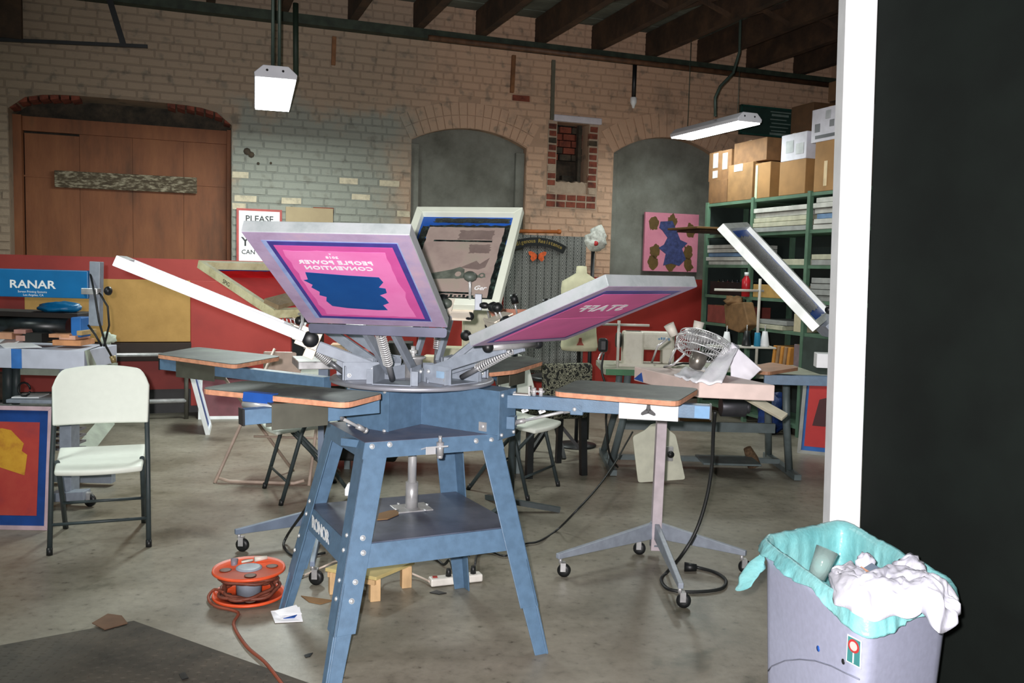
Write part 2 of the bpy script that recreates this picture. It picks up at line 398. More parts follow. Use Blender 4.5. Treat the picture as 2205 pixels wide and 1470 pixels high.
# reveal fillings of the openings
mb = MB(); wbox(mb, 2.15, 3.6, .10, .4, .8, 3.0); wbox(mb, 2.235, 2.33, .05, .4, .9, 2.74); wbox(mb, 3.40, 3.50, .05, .4, .9, 2.72)
m_cem = blend('grey_cement_render', [(84, 84, 76), (112, 112, 104), (132, 134, 126)], 2.2, .9, .5)
tag(mb.build('wall_infill', m_cem, bevel=.01), 'grey cement infill in the middle arched opening', kind='structure')
mb = MB(); wbox(mb, 4.45, 6.0, .10, .4, .8, 3.1); wbox(mb, 4.545, 4.63, .06, .4, .9, 2.8)
tag(mb.build('wall_infill', m_cem, bevel=.01), 'grey cement infill behind the pink canvas', kind='structure')
# boarded doorway with individual boards
dr = thing('door_1', 'brown wooden boards closing the wide arched doorway', None, W(-.48, .3, 0)); dr['kind'] = 'structure'
m_brown = blend('brown_stained_wood', [(80, 50, 30), (124, 74, 44), (138, 86, 52), (108, 78, 50)], 3, .7, .25, stretch=(1, 1, .25), stops=[.25, .45, .6, .78])
for i in range(4):
    s0 = -1.35+i*.46; q = MB(); wbox(q, s0, s0+.4575, .30+.0015*(i % 2), .33, .05, 2.62 if i else 2.60); q.build('plank', m_brown, dr)
for z0, z1 in ((2.2, 2.27), (2.62, 2.76)):
    q = MB(); wbox(q, -1.36, .46, .275, .31, z0, z1-.01) if z0 > 2.5 else wbox(q, -1.36, .46, .292, .31, z0, z1-.055); q.build('cross_board', m_brown, dr)
q = MB(); wbox(q, -1.6, .6, .36, .41, 0, 3.0); q.build('door_backing', m_dark_brick, dr)
q = MB(); wbox(q, -1.43, -1.36, .2, .35, .05, 2.75); q.build('jamb_post', m_brown, dr)
q = MB(); wbox(q, .43, .465, .2, .35, .05, 2.75); q.build('jamb_post', m_brown, dr)
s0, z0 = wl(118, 385, .28); s1, z1 = wl(424, 400, .28)
m_peel = blend('flaking_white_paint_on_wood', [(66, 54, 40), (84, 72, 54), (150, 140, 118), (170, 162, 140)], 16, .8, .4, stops=[.35, .48, .6, .7], stretch=(1, 1, 3))
mb = MB(); c = (W(s0, .27, z0)+W(s1, .27, z1))/2; mb.bar(W(s0, .265, z0), W(s1, .265, z1), .03, .155)
tag(mb.build('weathered_board', m_peel, bevel=.004), 'weathered board with flaking white paint nailed across the brown doorway', 'board')
s0, z0 = wl(437, 398, .28)
# niche: bare brick surround, lintel, broken hole
for k in range(10):
    z = 2.31+k*.0757
    for a, b in ((3.752, 3.852), (4.238, 4.345)):
        if (k == 0 and a < 4) or (k == 3 and a < 4) or (k == 0 and a > 4): mt = m_mortar_pale
        else: mt = m_dark_brick if k == 7 else m_rbrick
        q = MB(); brick_geo(q, a+random.uniform(-.006, .006), b-.008+random.uniform(-.004, .004), z, z+.064, -.010); q.build('brick', mt, wall)
for r_ in range(2):
    s = 3.742
    for k in range(5):
        L_ = .12+random.uniform(-.008, .006); q = MB(); brick_geo(q, s, s+L_-.01, 2.155+r_*.0757, 2.155+r_*.0757+.066, -.008); q.build('brick', m_rbrick, wall); s += L_
for a, b, c_, d_ in ((3.745, 3.85, 2.3, 3.08), (4.237, 4.35, 2.3, 3.08), (3.735, 4.35, 2.145, 2.305)):
    q = MB(); wbox(q, a, b, .0, .02, c_, d_); q.build('mortar_bed', m_mortar_pale, wall)
q = MB(); wbox(q, 3.80, 4.372, -.035, .06, 3.078, 3.15)
m_wlin = blend('chipped_white_lintel_paint', [(120, 110, 104), (196, 190, 198), (206, 200, 208)], 10, .7, .4, stops=[.25, .36, .6])
q.build('lintel', m_wlin, wall, bevel=.012)
nb = MB()
for k in range(11):
    z = 2.31+k*.0757; s = 3.86-(.05 if k % 2 else 0)
    while s < 4.2:
        if not (z < 2.68 and s > 3.8 and random.random() < .9): brick_geo_off = nb.obox(W(s+.07, .22+random.uniform(0, .03), z+.034), EX, EN, UP, .135, .08, .064, random.choice([0, 0, 1]))
        s += .15
tag(nb.build('niche_rubble', [m_rbrick, m_dark_brick], wall), kind='stuff')
nb = MB(); nb.grid(lambda a, b: W(3.852+a*.383, .02+.22*b, 2.31+(.13+.06*noise.noise(V((a*5, b*4, 1))))*(1-.2*b)*(1 if .05 < a < .97 else .6)), 12, 8)
nb.grid(lambda a, b: W(3.852+a*.383, .02+.004*math.sin(a*9), 2.30+b*(.14+.05*noise.noise(V((a*5, 0, 1))))), 12, 3)
nb.build('mortar_rubble', m_mortar_pale, wall)
nb = MB(); wbox(nb, 3.80, 4.3, .35, .41, 2.2, 3.2); nb.build('niche_back', m_dark_brick, wall)
nb = MB(); wbox(nb, 4.15, 4.19, .10, .16, 2.31, 3.07); nb.build('niche_stud', m_dark_brick, wall)
# wooden nailers, the vertical strip and the patch board
for (u0, v0, u1, v1, wd) in ((1105, 120, 1101, 200, .038), (719, 80, 717, 141, .03)):
    a = W(*[wl(u0, v0)[0], -.02, wl(u0, v0)[1]]); b = W(*[wl(u1, v1)[0], -.02, wl(u1, v1)[1]])
    mb = MB(); mb.bar(a, b, .04, wd, EN)
    tag(mb.build('wooden_nailer', mat('orange_wood', (128, 84, 50), .7, var=.15), bevel=.003), 'short orange-brown wood strip hanging from the beam %s' % ('near the square lamp' if u0 < 1000 else 'left of the brick niche'), 'wood strip')
s, z = wl(1192, 140); mb = MB(); wbox(mb, s-.025, s+.015, -.02, .01, 3.09, z+.05)
tag(mb.build('trim_1', mat('strip_paint', (96, 92, 78), .7)), 'thin painted strip above the brick niche', kind='structure')
(a, b), (c, d) = wl(615, 445), wl(716, 502); mb = MB(); wbox(mb, a, c, -.025, -.008, d-.12, b)
tag(mb.build('patch_panel', blend('tan_patch', [(150, 132, 104), (168, 150, 118)], 3, .8, .1)), 'tan square panel on the grey brick beside the white sign', 'panel')
# hole and holes
mb = MB()
for (u, v, r) in ((532, 326, .035), (541, 333, .03), (556, 352, .014), (583, 351, .012)):
    s, z = wl(u, v); mb.lathe(W(s, -.009, z), [(0, -.002), (r, 0), (r*.9, .012), (0, .014)], EN, 8)
tag(mb.build('knocked_out_hole', m_dark_brick, wall))
# --- right wall, closing wall segment
mb = MB(); a = W(7.45, .4, 0); 
mb.obox(W(7.55, -3.0, 2.15), EX, EN, UP, .2, 7, 4.3); tag(mb.build('wall_right', m_mort), 'shadowed side wall behind the shelving', kind='structure')
# --- ceiling: deck planks on joists
ce = thing('ceiling', 'dark plank ceiling on timber joists', None, W(2, -3, 4.16)); ce['kind'] = 'structure'
m_joist = blend('dark_roof_timber', [(38, 28, 20), (62, 44, 30), (86, 62, 42)], 4, .8, .3, stretch=(1, 1, 1))
m_deck = blend('weathered_deck', [(66, 70, 62), (96, 100, 90), (118, 124, 112)], 2.5, .8, .2)
s = -3.05+.0; k = 0
while s < 7.4:
    q = MB(); wbox(q, s-.04, s+.04, -7.2, .02, 3.86, 4.13); q.build('joist', m_joist, ce); s += .665
for k in range(40):
    q = MB(); wbox(q, S0-.2, 7.5, .3-.19*k-.183, .3-.19*k, 4.135+random.uniform(0, .006), 4.16); q.build('plank', m_deck, ce)
s = -3.05
while s < 7.4:      # cross bridging between the joists
    for off in (-1.6, -3.4):
        q = MB(); q.bar(W(s+.04, off, 3.9), W(s+.625, off, 4.1), .03, .04); q.bar(W(s+.04, off-.06, 4.1), W(s+.625, off-.06, 3.9), .03, .04); q.build('bridging', m_joist, ce)
    s += .665
# ledger beam and pipes under the joists
mb = MB(); wbox(mb, S0, 7.45, -.12, .0, 3.77, 3.86)
tag(mb.build('trim_2', mat('dark_green_beam', (46, 56, 44), .7, var=.2)), 'dark ledger beam along the top of the brick wall', kind='structure')
mb = MB(); mb.tube(W(2.35, -.16, 3.765), W(7.44, -.16, 3.765), .028)
tag(mb.build('conduit_pipe', mat('rusty_pipe', (96, 66, 46), .6, var=.2)), 'long rusty pipe running under the ceiling beam', 'pipe')
s, z = wl(1365, 145, -.1); s2, z2 = wl(1363, 213, -.1)
t = thing('pipe_drop', 'short dark vertical pipe with white end cap right of the niche', 'pipe', W(s, -.1, z2-.08))
q = MB(); q.tube(W(s, -.12, 3.78), W(s, -.12, z2), .024); q.build('pipe', m_black, t)
q = MB(); q.lathe(W(s, -.12, z2-.075), [(.012, -.03), (.02, 0), (.036, .03), (.036, .085), (.028, .09)], UP, 12); q.build('cap', m_white, t)
s, z = wl(636, 70, -.3); s2, z2 = wl(637, 163, -.3)
mb = MB(); mb.tube(W(s, -.3, 3.9), W(s2, -.3, z2), .026)
tag(mb.build('pipe_drop', mat('green_black_pipe', (36, 52, 40), .6)), 'dark vertical pipe just right of the square lamp', 'pipe')
t = thing('hanging_pipe_frame', 'dark pipe rack hanging at the upper end of the brick wall above the doorway', 'pipe rack', W(-1, -.2, 3.4))
a, b = wl(-30, 84, -.2); c, d = wl(318, 100, -.2); q = MB(); q.bar(W(a, -.2, b), W(c, -.2, d), .03, .03); q.build('rail', m_black, t)
a, b = wl(236, 0, -.2); c, d = wl(266, 97, -.2); q = MB(); q.bar(W(a, -.2, b), W(c, -.2, d), .02, .05); q.build('strut', m_black, t)
a, b = wl(18, -20, -.2); c, d = wl(30, 84, -.2); q = MB(); wbox(q, a-.09, a+.1, -.24, -.16, d, b+.2); q.build('hanger', m_joist, t)
# --- near partition: white post and dark wall
pd = V((.386, -.922, 0)).normalized(); pn = V((.922, .386, 0)).normalized()
b0 = at(1787, 1120, 3.05); b1 = at(1822, 0, 3.05)
lean = (b1-b0)/(b1.z-b0.z); foot = b0-lean*b0.z; topp = b0+lean*(2.9-b0.z)
wd = (at(1875, 600, 3.05)-at(1803, 600, 3.05)).x
mb = MB()
P = []
for zc in (0, 2.9):
    c = foot+lean*zc
    P += [c, c+V((wd, .02, 0)), c+V((wd, .02, 0))+V((.02, .10, 0)), c+V((.01, .10, 0))]
mb.hexa(P)
tag(mb.build('wall_partition_post', m_white, bevel=.004), 'white painted post at the end of the dark partition wall', kind='structure')
mb = MB(); P = []
for zc in (0, 2.9):
    c = foot+lean*zc+V((wd+.001, .02, 0)); P += [c, c+pd*3.0, c+pd*3.0+pn*.08, c+pn*.08]
mb.hexa(P)
m_dark = mat('dark_green_black_wall_paint', (11, 17, 14), .85, spec=.2, var=.12, scale=5, bump=.05)
tag(mb.build('wall_partition', m_dark), 'near-black partition wall beside the grey bin', kind='structure')
# --- red partition along the wall
def panel(name, s0, s1, off, z0, z1, m, label, cat=None, kind='structure', th=.02):
    q = MB(); wbox(q, s0, s1, off, off+th, z0, z1); o = q.build(name, m); tag(o, label, cat, kind=kind); return o
sA = wl(410, 700, -.2)[0]; sB = wl(624, 700, -.3)[0]
panel('wall_wainscot', -3.0, 2.3, -.10, .24, 1.475, m_red, 'red painted wainscot boards below the doorway')
panel('wall_wainscot', 2.31, 5.9, -.10, .05, 1.40, m_red, 'red painted wainscot boards behind the sewing machine')
(a, b), (c, d) = wl(410, 590, -.26), wl(625, 862, -.26)
q = MB(); wbox(q, a, c, -.30, -.27, d-.02, b-.06); tag(q.build('red_panel', m_red, bevel=.003), 'upright red panel behind the two far-left print platens', 'panel')
(a, b), (c, d) = wl(215, 600, -.3), wl(410, 735, -.3)
q = MB(); wbox(q, a-.6, c, -.32, -.30, d, b); tag(q.build('tan_board', blend('tan_board_face', [(160, 122, 66), (178, 138, 78)], 6, .8, .05), bevel=.002), 'plain tan board leaning on the red wall behind the blue dryer', 'board')
(a2, b2), (c2, d2) = wl(245, 738, -.34), wl(412, 776, -.34)
q = MB(); wbox(q, a2-1.2, c2, -.36, -.14, d2, b2); tag(q.build('dark_shelf_box', mat('dark_brown', (40, 26, 20), .7), bevel=.003), 'long dark brown box shelf under the tan board', 'shelf')
t = thing('bench_frame', 'grey steel bench frame along the foot of the red wall', 'bench', W(0, -.35, 0))
p0, p1 = W(-1.6, -.4, .17), W(.05, -.4, .17); q = MB(); q.tube(p0, p1, .022); q.build('rail', m_steel, t)
for s in (-1.6, .05): q = MB(); q.tube(W(s, -.4, 0), W(s, -.4, .62), .02); q.build('leg', mat('grey_pipe', (98, 96, 88), .5, .3), t)
q = MB(); q.tube(W(-1.6, -.4, .6), W(.05, -.4, .6), .018); q.build('rail', m_steel, t)
q = MB(); wbox(q, -3, 2.3, -.02, .0, 0, .26); tag(q.build('shade_strip_back', m_black), 'black strip imitating the shade under the red wall', kind='structure')  # black strip stands in for the shade below the red boards
# --- wall things
(a, b), (c, d) = wl(509, 448), wl(606, 566)
t = thing('warning_sign', 'white sign with red border and black capitals on the brick wall', 'sign', W((a+c)/2, -.03, d))
q = MB(); wbox(q, a, c, -.035, -.02, d-.05, b); q.build('border', mat('sign_red', (168, 62, 56), .5), t)
q = MB(); wbox(q, a+.022, c-.022, -.037, -.034, d-.028, b-.022); q.build('face', m_white, t)
for txt, z, sz, bd in (('PLEASE', b-.125, .085, .018), ('YOU', b-.36, .12, .02), ('CAN', b-.44, .06, .012)):
    cx = (a+c)/2 if txt == 'PLEASE' else a+.045
    q = text_mb(txt, sz, W(cx, -.038, z), EX, UP, .001, bold=bd, align='CENTER' if txt == 'PLEASE' else 'LEFT'); q.build('lettering', m_black, t)
# pink canvas
(a, b), (c, d) = wl(1391, 456, .02), wl(1501, 586, .02)
t = thing('pink_canvas', 'pink canvas with brown shapes around a dark blue shape, in the right-hand arch', 'painting', W((a+c)/2, .05, d))
q = MB(); wbox(q, a, c, .03, .06, d, b); q.build('canvas', blend('pink_canvas_paint', [(196, 118, 140), (214, 136, 156)], 5, .7, .1), t)
def blot(cs, cz, rs, rz, seed, n=22, j=.28):
    return [W(cs+rs*math.cos(x)*(1+j*noise.noise(V((math.cos(x)*2.1+seed, math.sin(x)*2.1, seed)))*2), .027, cz+rz*math.sin(x)*(1+j*noise.noise(V((math.sin(x)*2.1, math.cos(x)*2.1+seed, 5)))*2)) for x in [2*math.pi*i/n for i in range(n)]]
wq, hq = c-a, b-d
m_br = blend('painted_brown_shape', [(78, 58, 26), (104, 80, 36)], 20, .7, .1)
for i, (x, y) in enumerate(((.16, .82), (.5, .86), (.85, .72), (.2, .34), (.82, .34), (.17, .14), (.83, .14), (.5, .12))):
    q = MB(); q.prism(blot(a+x*wq, d+y*hq, wq*.09, hq*.12, i*3.1), EN*.004); q.build('painted_shape', m_br, t)
m_nv = blend('painted_navy_shape', [(36, 42, 76), (66, 76, 128)], 25, .7, .1)
q = MB(); q.prism([W(s.dot(EX)*0+a+x*wq, .025, d+y*hq) for x, y in ((.28, .85), (.5, .87), (.58, .72), (.66, .55), (.8, .5), (.7, .4), (.78, .22), (.66, .1), (.5, .14), (.36, .1), (.4, .3), (.26, .4), (.36, .46), (.42, .58), (.32, .7), (.26, .74)) for s in (EX,)], EN*.005); q.build('painted_shape', m_nv, t)
# hanging woven textile with rod, banner and butterfly
OT = -.22
tl, tr = wl(1088, 505, OT)[0], wl(1262, 512, OT)[0]; zt = wl(1180, 507, OT)[1]
t = thing('woven_hanging', 'grey patterned woven blanket hanging on the brick wall behind the press', 'textile', W((tl+tr)/2, OT, .35))
def wov(name):
    m = bpy.data.materials.new(name); m.use_nodes = True; nt = m.node_tree; N = nt.nodes; L = nt.links; b = N['Principled BSDF']; b.inputs['Roughness'].default_value = .9
    geo = N.new('ShaderNodeNewGeometry'); tc = N.new('ShaderNodeMapping'); tc.vector_type = 'TEXTURE'; tc.inputs['Location'].default_value = A0; tc.inputs['Rotation'].default_value = (0, 0, TH); L.new(geo.outputs['Position'], tc.inputs[0])
    sx = N.new('ShaderNodeSeparateXYZ'); L.new(tc.outputs[0], sx.inputs[0])
    def mth(op, a, b_=0.0):
        q = N.new('ShaderNodeMath'); q.operation = op
        for i, x in enumerate((a, b_)):
            if isinstance(x, (int, float)): q.inputs[i].default_value = x
            else: L.new(x, q.inputs[i])
        return q.outputs[0]
    per = .085
    x = mth('ABSOLUTE', mth('SUBTRACT', mth('FRACT', mth('DIVIDE', sx.outputs[0], per)), .5))      # 0 centre .5 edge
    y = mth('ABSOLUTE', mth('SUBTRACT', mth('FRACT', mth('DIVIDE', sx.outputs[2], .11)), .5))
    dm = mth('ADD', mth('MULTIPLY', x, 1.5), y)
    ring = mth('FRACT', mth('MULTIPLY', dm, 3.4))
    line = mth('GREATER_THAN', x, .44)
    v = mth('MULTIPLY', mth('GREATER_THAN', ring, .5), mth('SUBTRACT', 1, line))
    no = N.new('ShaderNodeTexNoise'); no.inputs['Scale'].default_value = 60; L.new(tc.outputs[0], no.inputs['Vector'])
    v = mth('ADD', mth('MULTIPLY', v, .75), mth('MULTIPLY', no.outputs[0], .25))
    rp = N.new('ShaderNodeValToRGB'); rp.color_ramp.elements[0].color = (*s2l((46, 48, 46)), 1); rp.color_ramp.elements[1].color = (*s2l((150, 150, 146)), 1); L.new(v, rp.inputs[0]); L.new(rp.outputs[0], b.inputs['Base Color'])
    return m
fold = lambda a: .018*math.sin(a*38)+.01*math.sin(a*17+1)
q = MB(); q.grid(lambda a, b_: W(tl+(tr-tl)*a, OT+fold(a)*(.3+.7*b_), zt-(zt-.35)*b_), 90, 8); q.build('blanket', wov('woven_diamond_pattern'), t, solid=.006)
q = MB(); q.tube(W(tl-.02, OT, zt+.03), W(wl(1207, 500, OT)[0], OT, zt+.045), .02); q.lathe(W(wl(1203, 500, OT)[0], OT, zt+.045), [(0, -.03), (.026, -.01), (.026, .02), (0, .035)], EX, 10); q.build('rod', mat('orange_rod', (176, 98, 44), .5), t)
# arched black banner, gold letters
OB = OT-.05; cu_, cv = wl(1158, 515, OB); bl_, br_ = wl(1092, 528, OB)[0], wl(1218, 536, OB)[0]
hw = (br_-bl_)/2; cs = (bl_+br_)/2; Rb = hw/math.sin(.5); zc = cv-Rb+.0
q = MB(); N_ = 18
q.grid(lambda a, b_: W(cs+(Rb+.09*b_-.07)*math.sin(-.5+1.0*a), OB, zc+(Rb+.09*b_-.07)*math.cos(-.5+1.0*a)), N_, 1)
for f in q.bm.faces: f.smooth = False
bn = thing('arched_banner', 'arched black banner with gold lettering above the orange butterfly', 'banner', W(cs, OB, cv-.15))
q.build('banner_cloth', m_black, bn, solid=.004)
txt = 'Indigenous Resistance'; n = len(txt)
m_gold = mat('gold_lettering', (150, 128, 62), .6)
q = MB()
for i, ch in enumerate(txt):
    if ch == ' ': continue
    al = -.44+.88*(i+.5)/n; X = EX*math.cos(al)-UP*math.sin(al); Y = EX*math.sin(al)+UP*math.cos(al)
    g = text_mb(ch, .058, W(cs+(Rb-.035)*math.sin(al), OB-.006, zc+(Rb-.035)*math.cos(al)), X, Y, .001, bold=.012)
    me = bpy.data.meshes.new('x'); g.bm.to_mesh(me); q.bm.from_mesh(me); bpy.data.meshes.remove(me); g.bm.free()
q.build('lettering', m_gold, bn)
bs, bz = wl(1158, 551, OB)
bf = thing('butterfly', 'orange butterfly patch on the grey woven blanket', 'butterfly', W(bs, OB, bz-.05))
m_or = mat('orange_felt', (214, 92, 40), .7, var=.12, scale=40)
for sd in (-1, 1):
    q = MB(); q.prism([W(bs+sd*x, OB+.01, bz+z) for x, z in ((.004, .01), (.035, .035), (.08, .05), (.105, .042), (.095, .012), (.07, -.004), (.08, -.03), (.055, -.058), (.03, -.045), (.006, -.02))], EN*.004); q.build('wing', m_or, bf)
q = MB(); q.path([W(bs, OB+.005, bz-.04), W(bs, OB, bz), W(bs, OB+.005, bz+.03)], [.004, .009, .005]); q.build('body', m_black, bf)
# dark window-like sign on the far right of the wall
(a, b), (c, d) = wl(1590, 226), wl(1702, 300)
t = thing('green_board', 'dark green board with rows of pale lettering above the cardboard boxes', 'sign', W((a+c)/2, -.05, d))
q = MB(); wbox(q, a, c, -.05, -.02, d, b); q.build('board', mat('dark_green_board', (34, 60, 54), .6), t)
q = MB(); 
for (x0, x1, z) in ((a, c, b), (a, c, d+.02)): wbox(q, x0, x1, -.065, -.045, z-.02, z)
for x in (a, c-.02): wbox(q, x, x+.02, -.065, -.045, d, b)
q.build('frame', mat('green_frame', (30, 74, 66), .5), t)
for k in range(8):
    q = MB(); z = b-.055-k*.044; x0 = a+.05+.03*(k % 3); wbox(q, a+(c-a)*.55+.02*(k % 2), c-.05-.03*(k % 3), -.054, -.049, z, z+(.026 if k in (1, 6) else .012)); q.build('text_row', mat('pale_print', (120, 138, 132), .6), t)
# --- hanging lamps
m_lamp = bpy.data.materials.new('lamp_diffuser'); m_lamp.use_nodes = True; bb = m_lamp.node_tree.nodes['Principled BSDF']; bb.inputs['Base Color'].default_value = (1, 1, 1, 1); bb.inputs['Emission Color'].default_value = (.93, 1, .98, 1); bb.inputs['Emission Strength'].default_value = 9
def lamp(P0, P1, wd, z, label, power, conduit):
    P0, P1 = V((P0.x, P0.y, z)), V((P1.x, P1.y, z)); d = (P1-P0).normalized(); x = V((d.y, -d.x, 0)); c = (P0+P1)/2; L_ = (P1-P0).length
    t = thing('hanging_strip_lamp', label, 'lamp', c+UP*.0)
    prof = [(-wd/2, 0), (-wd/2-.004, .03), (-wd*.3, .085), (wd*.3, .085), (wd/2+.004, .03), (wd/2, 0)]
    q = MB(); q.prism([P0+x*a+UP*b for a, b in prof], d*L_); q.build('housing', mat('lamp_white', (214, 214, 222), .5, var=.02), t, bevel=.004)
    q = MB(); q.obox(c-UP*.006, x, d, UP, wd*.95, L_*.97, .012); q.build('diffuser', m_lamp, t)
    for e in (-.06, .05): q = MB(); q.lathe(P0-d*.001+x*e+UP*.05, [(0, -.002), (.009, 0), (0, .003)], d, 8); q.build('screw_hole', m_black, t)
    mc = mat('conduit_green_grey', (70, 84, 76), .5, .3)
    for pts, r, nm in conduit(P0, P1, d, x): q = MB(); q.path(pts, r, 10); q.build(nm, mc, t)
    area('lamp_or_fill_light', c-UP*.03, c-UP*2, wd, L_, power, (.90, 1, .95))
def cd1(P0, P1, d, x): return [([P0+d*.1+x*e+UP*.08, P0+d*.1+x*e+UP*1.3], .013, 'conduit') for e in (-.02, .025)]
def cd2(P0, P1, d, x):
    b = P0+d*.3; return [([b+UP*.08-x*.18+UP*.0, b-x*.19+UP*.25, b-x*.14+UP*.36, b+x*.0+UP*.5, b+x*.06+UP*.7, b+x*.05+UP*1.3], .014, 'conduit'), ([P0+d*.2+UP*.08, P0+d*.2+UP*.5], .003, 'suspension_wire'), ([P1-d*.12+UP*.08, P1-d*.12+UP*1.25], .003, 'suspension_wire')]
lamp(at(594, 172, 6.4), at(586, 237, 7.7), .29, 2.77, 'glowing strip lamp seen end-on above the left of the press', 85, cd1)
lamp(at(1615, 262, 8.3), at(1466, 298, 9.4), .26, 2.875, 'glowing strip lamp hanging by the cardboard boxes', 20, cd2)
# added overhead fill lights without fixtures, brightening the room softly
area('lamp_or_fill_light', (-3.2, 3.2, 2.8), (-3.2, 3.2, 0), .3, 1.2, 40, (.90, 1, .95))
area('lamp_or_fill_light', (1.4, 6.6, 3.3), (1.4, 6.6, 0), .3, 1.2, 38, (.95, 1, .95))
# ================================================================ THE PRESS
def roundpoly(pts, r, n=4):
    out = []; k = len(pts)
    for i in range(k):
        p, a, b = V(pts[i]), V(pts[i-1]), V(pts[(i+1) % k]); da, db = (a-p).normalized(), (b-p).normalized()
        rr = min(r, (a-p).length*.45, (b-p).length*.45)
        for j in range(n+1):
            t = j/n; out.append((p+da*rr)*(1-t)**2+p*2*t*(1-t)+(p+db*rr)*t*t)
    return out
def dome(mb, c, n, r, h=None):
    h = h or r*.6; mb.lathe(c, [(r, -.001), (r*.92, h*.5), (r*.6, h*.9), (0, h)], n, 10); return mb
def coil(mb, p, q, r, wr, turns):
    p, q = V(p), V(q); d, x, y = frame3(q-p); L_ = (q-p).length; n = turns*9
    mb.path([p+d*L_*i/n+(x*math.cos(2*math.pi*i/9)+y*math.sin(2*math.pi*i/9))*r for i in range(n+1)], wr, 5); return mb
PC = V((-.405, 3.61, 0))
press = thing('screen_printing_press', 'blue manual carousel press on four splayed legs, in the middle of the room', 'printing press', (-.40, 3.5, 0))
foot_ = [fl(699, 1494), fl(1183, 1407), fl(1002, 1263), fl(598, 1313)]
top_ = [fl(786, 956, .8), fl(1079, 936, .8), None, fl(706, 912, .8)]
top_[2] = top_[1]+top_[3]-top_[0]
ZS = .455
def leg_pt(i, z): f, t = foot_[i], top_[i]; return f+(t-f)*(z/.8)
legs = []
for i in range(4):
    f, t = foot_[i], top_[i]; nx, pv = top_[(i+1) % 4]-t, top_[i-1]-t; q = MB(); nx.normalize(); pv.normalize()
    for dd, ot in ((nx, pv), (pv, nx)):
        a, b = leg_pt(i, .17), t
        q.hexa([a, a+dd*.078, a+dd*.078+ot*.005, a+ot*.005, b, b+dd*.094, b+dd*.094+ot*.005, b+ot*.005])
        a2 = leg_pt(i, 0); b2 = leg_pt(i, .34); e = ot*.0055
        q.hexa([a2+e, a2+dd*.058+e, a2+dd*.058+e*2, a2+e*2, b2+e, b2+dd*.074+e, b2+dd*.074+e*2, b2+e*2])
    legs.append(q.build('leg', m_blue, press, bevel=.0015))
def plane_bolt(u, v, P, N, par, r=.0085, name='bolt', m=None):
    N = V(N).normalized(); p = pl(u, v, P, N)
    if N.dot(CP-p) < 0: N = -N
    q = MB(); q.tube(p-N*.001, p+N*.002, r*1.2, n=12); dome(q, p+N*.002, N, r); q.build(name, m or m_bolt, par)
nA = (foot_[0]-top_[0]).cross(top_[1]-top_[0]); nL = (foot_[0]-top_[0]).cross(top_[3]-top_[0])
for u, v in ((781, 1158), (782, 1190), (765, 1253), (757, 1294), (801, 961), (839, 957)): plane_bolt(u, v, top_[0], nA, legs[0])
for u, v in ((747, 1152), (740, 1184), (731, 1249), (724, 1289)): plane_bolt(u, v, top_[0], nL, legs[0], .007)
for u, v in ((1091, 1131), (1093, 1161), (1114, 1217), (1123, 1253), (1025, 949), (1058, 947)): plane_bolt(u, v, top_[1], nA, legs[1])
for u, v in ((667, 1079), (660, 1106), (644, 1153), (635, 1184)): plane_bolt(u, v, top_[0], nL, legs[3], .007)
def railbar(i, j, z0, z1, name, inset=.004):
    a0, b0_, a1, b1_ = leg_pt(i, z0), leg_pt(j, z0), leg_pt(i, z1), leg_pt(j, z1); d = (b0_-a0).normalized(); nn = UP.cross(d); c = (top_[0]+top_[2])/2
    if nn.dot(c-a0) < 0: nn = -nn
    q = MB(); q.hexa([a0+nn*inset, b0_+nn*inset, b0_+nn*(inset+.004), a0+nn*(inset+.004), a1+nn*inset, b1_+nn*inset, b1_+nn*(inset+.004), a1+nn*(inset+.004)])
    return q.build(name, m_blue, press)
for i in range(4):
    j = (i+1) % 4
    railbar(i, j, .748, .805, 'top_rail', -.0015 if i in (0, 3) else .004); lip = railbar(i, j, .375, ZS, 'shelf_lip', .008)
    if i == 3: lipL = lip
    if i == 0: lipF = lip
q = MB(); q.prism([leg_pt(i, ZS)+((PC-leg_pt(i, ZS))*V((1, 1, 0))).normalized()*.016 for i in range(4)], UP*.004)
m_shelf = blend('scuffed_dark_shelf', [(58, 64, 78), (84, 92, 110), (104, 110, 124)], 4, .35, .05)
q.build('shelf', m_shelf, press)
q = MB(); q.prism([leg_pt(i, .802)+V((0, 0, 0)) for i in range(4)], UP*.004); q.build('top_plate', blend('worn_top_plate', [(74, 80, 100), (104, 106, 124), (124, 116, 124)], 6, .4, .05), press)
# maker's lettering on the left lip, holes in the front lip
a, b = leg_pt(3, .415), leg_pt(0, .415); X = (b-a).normalized(); nn = X.cross(UP)
q = text_mb('RONOR', .074, a+(b-a)*.40+nn*-.0045+UP*-.022, X, UP, .001, bold=.03, spacing=.92); q.build('lettering', m_white, lipL)
a, b = leg_pt(0, .44), leg_pt(1, .44)
for f in (.52, .60):
    q = MB(); nnf = (b-a).normalized().cross(UP); q.lathe(a+(b-a)*f-UP*.02+nnf*-.006, [(0, 0), (.006, .001), (0, .004)], nnf, 10); q.build('hole', m_black, lipF)
# centre post with collar
pb = fl(886, 1096, ZS); 
q = MB(); q.tube(pb+UP*.1, V((pb.x, pb.y, .8)), .018, n=18); q.build('centre_post', m_chrome, press)
q = MB(); q.tube(pb+UP*.006, pb+UP*.115, .026, n=18); cl = q.build('post_collar', m_steel, press)
q = MB(); q.box(pb+UP*.006, (.15, .12, .006), 25); q.build('post_base', m_steel, press, bevel=.002)
for dx, dy in ((-.06, -.04), (.06, -.04), (.06, .045), (-.06, .045)):
    q = MB(); dome(q, pb+V((dx, dy, .009)), UP, .007); q.build('bolt', m_bolt, cl)
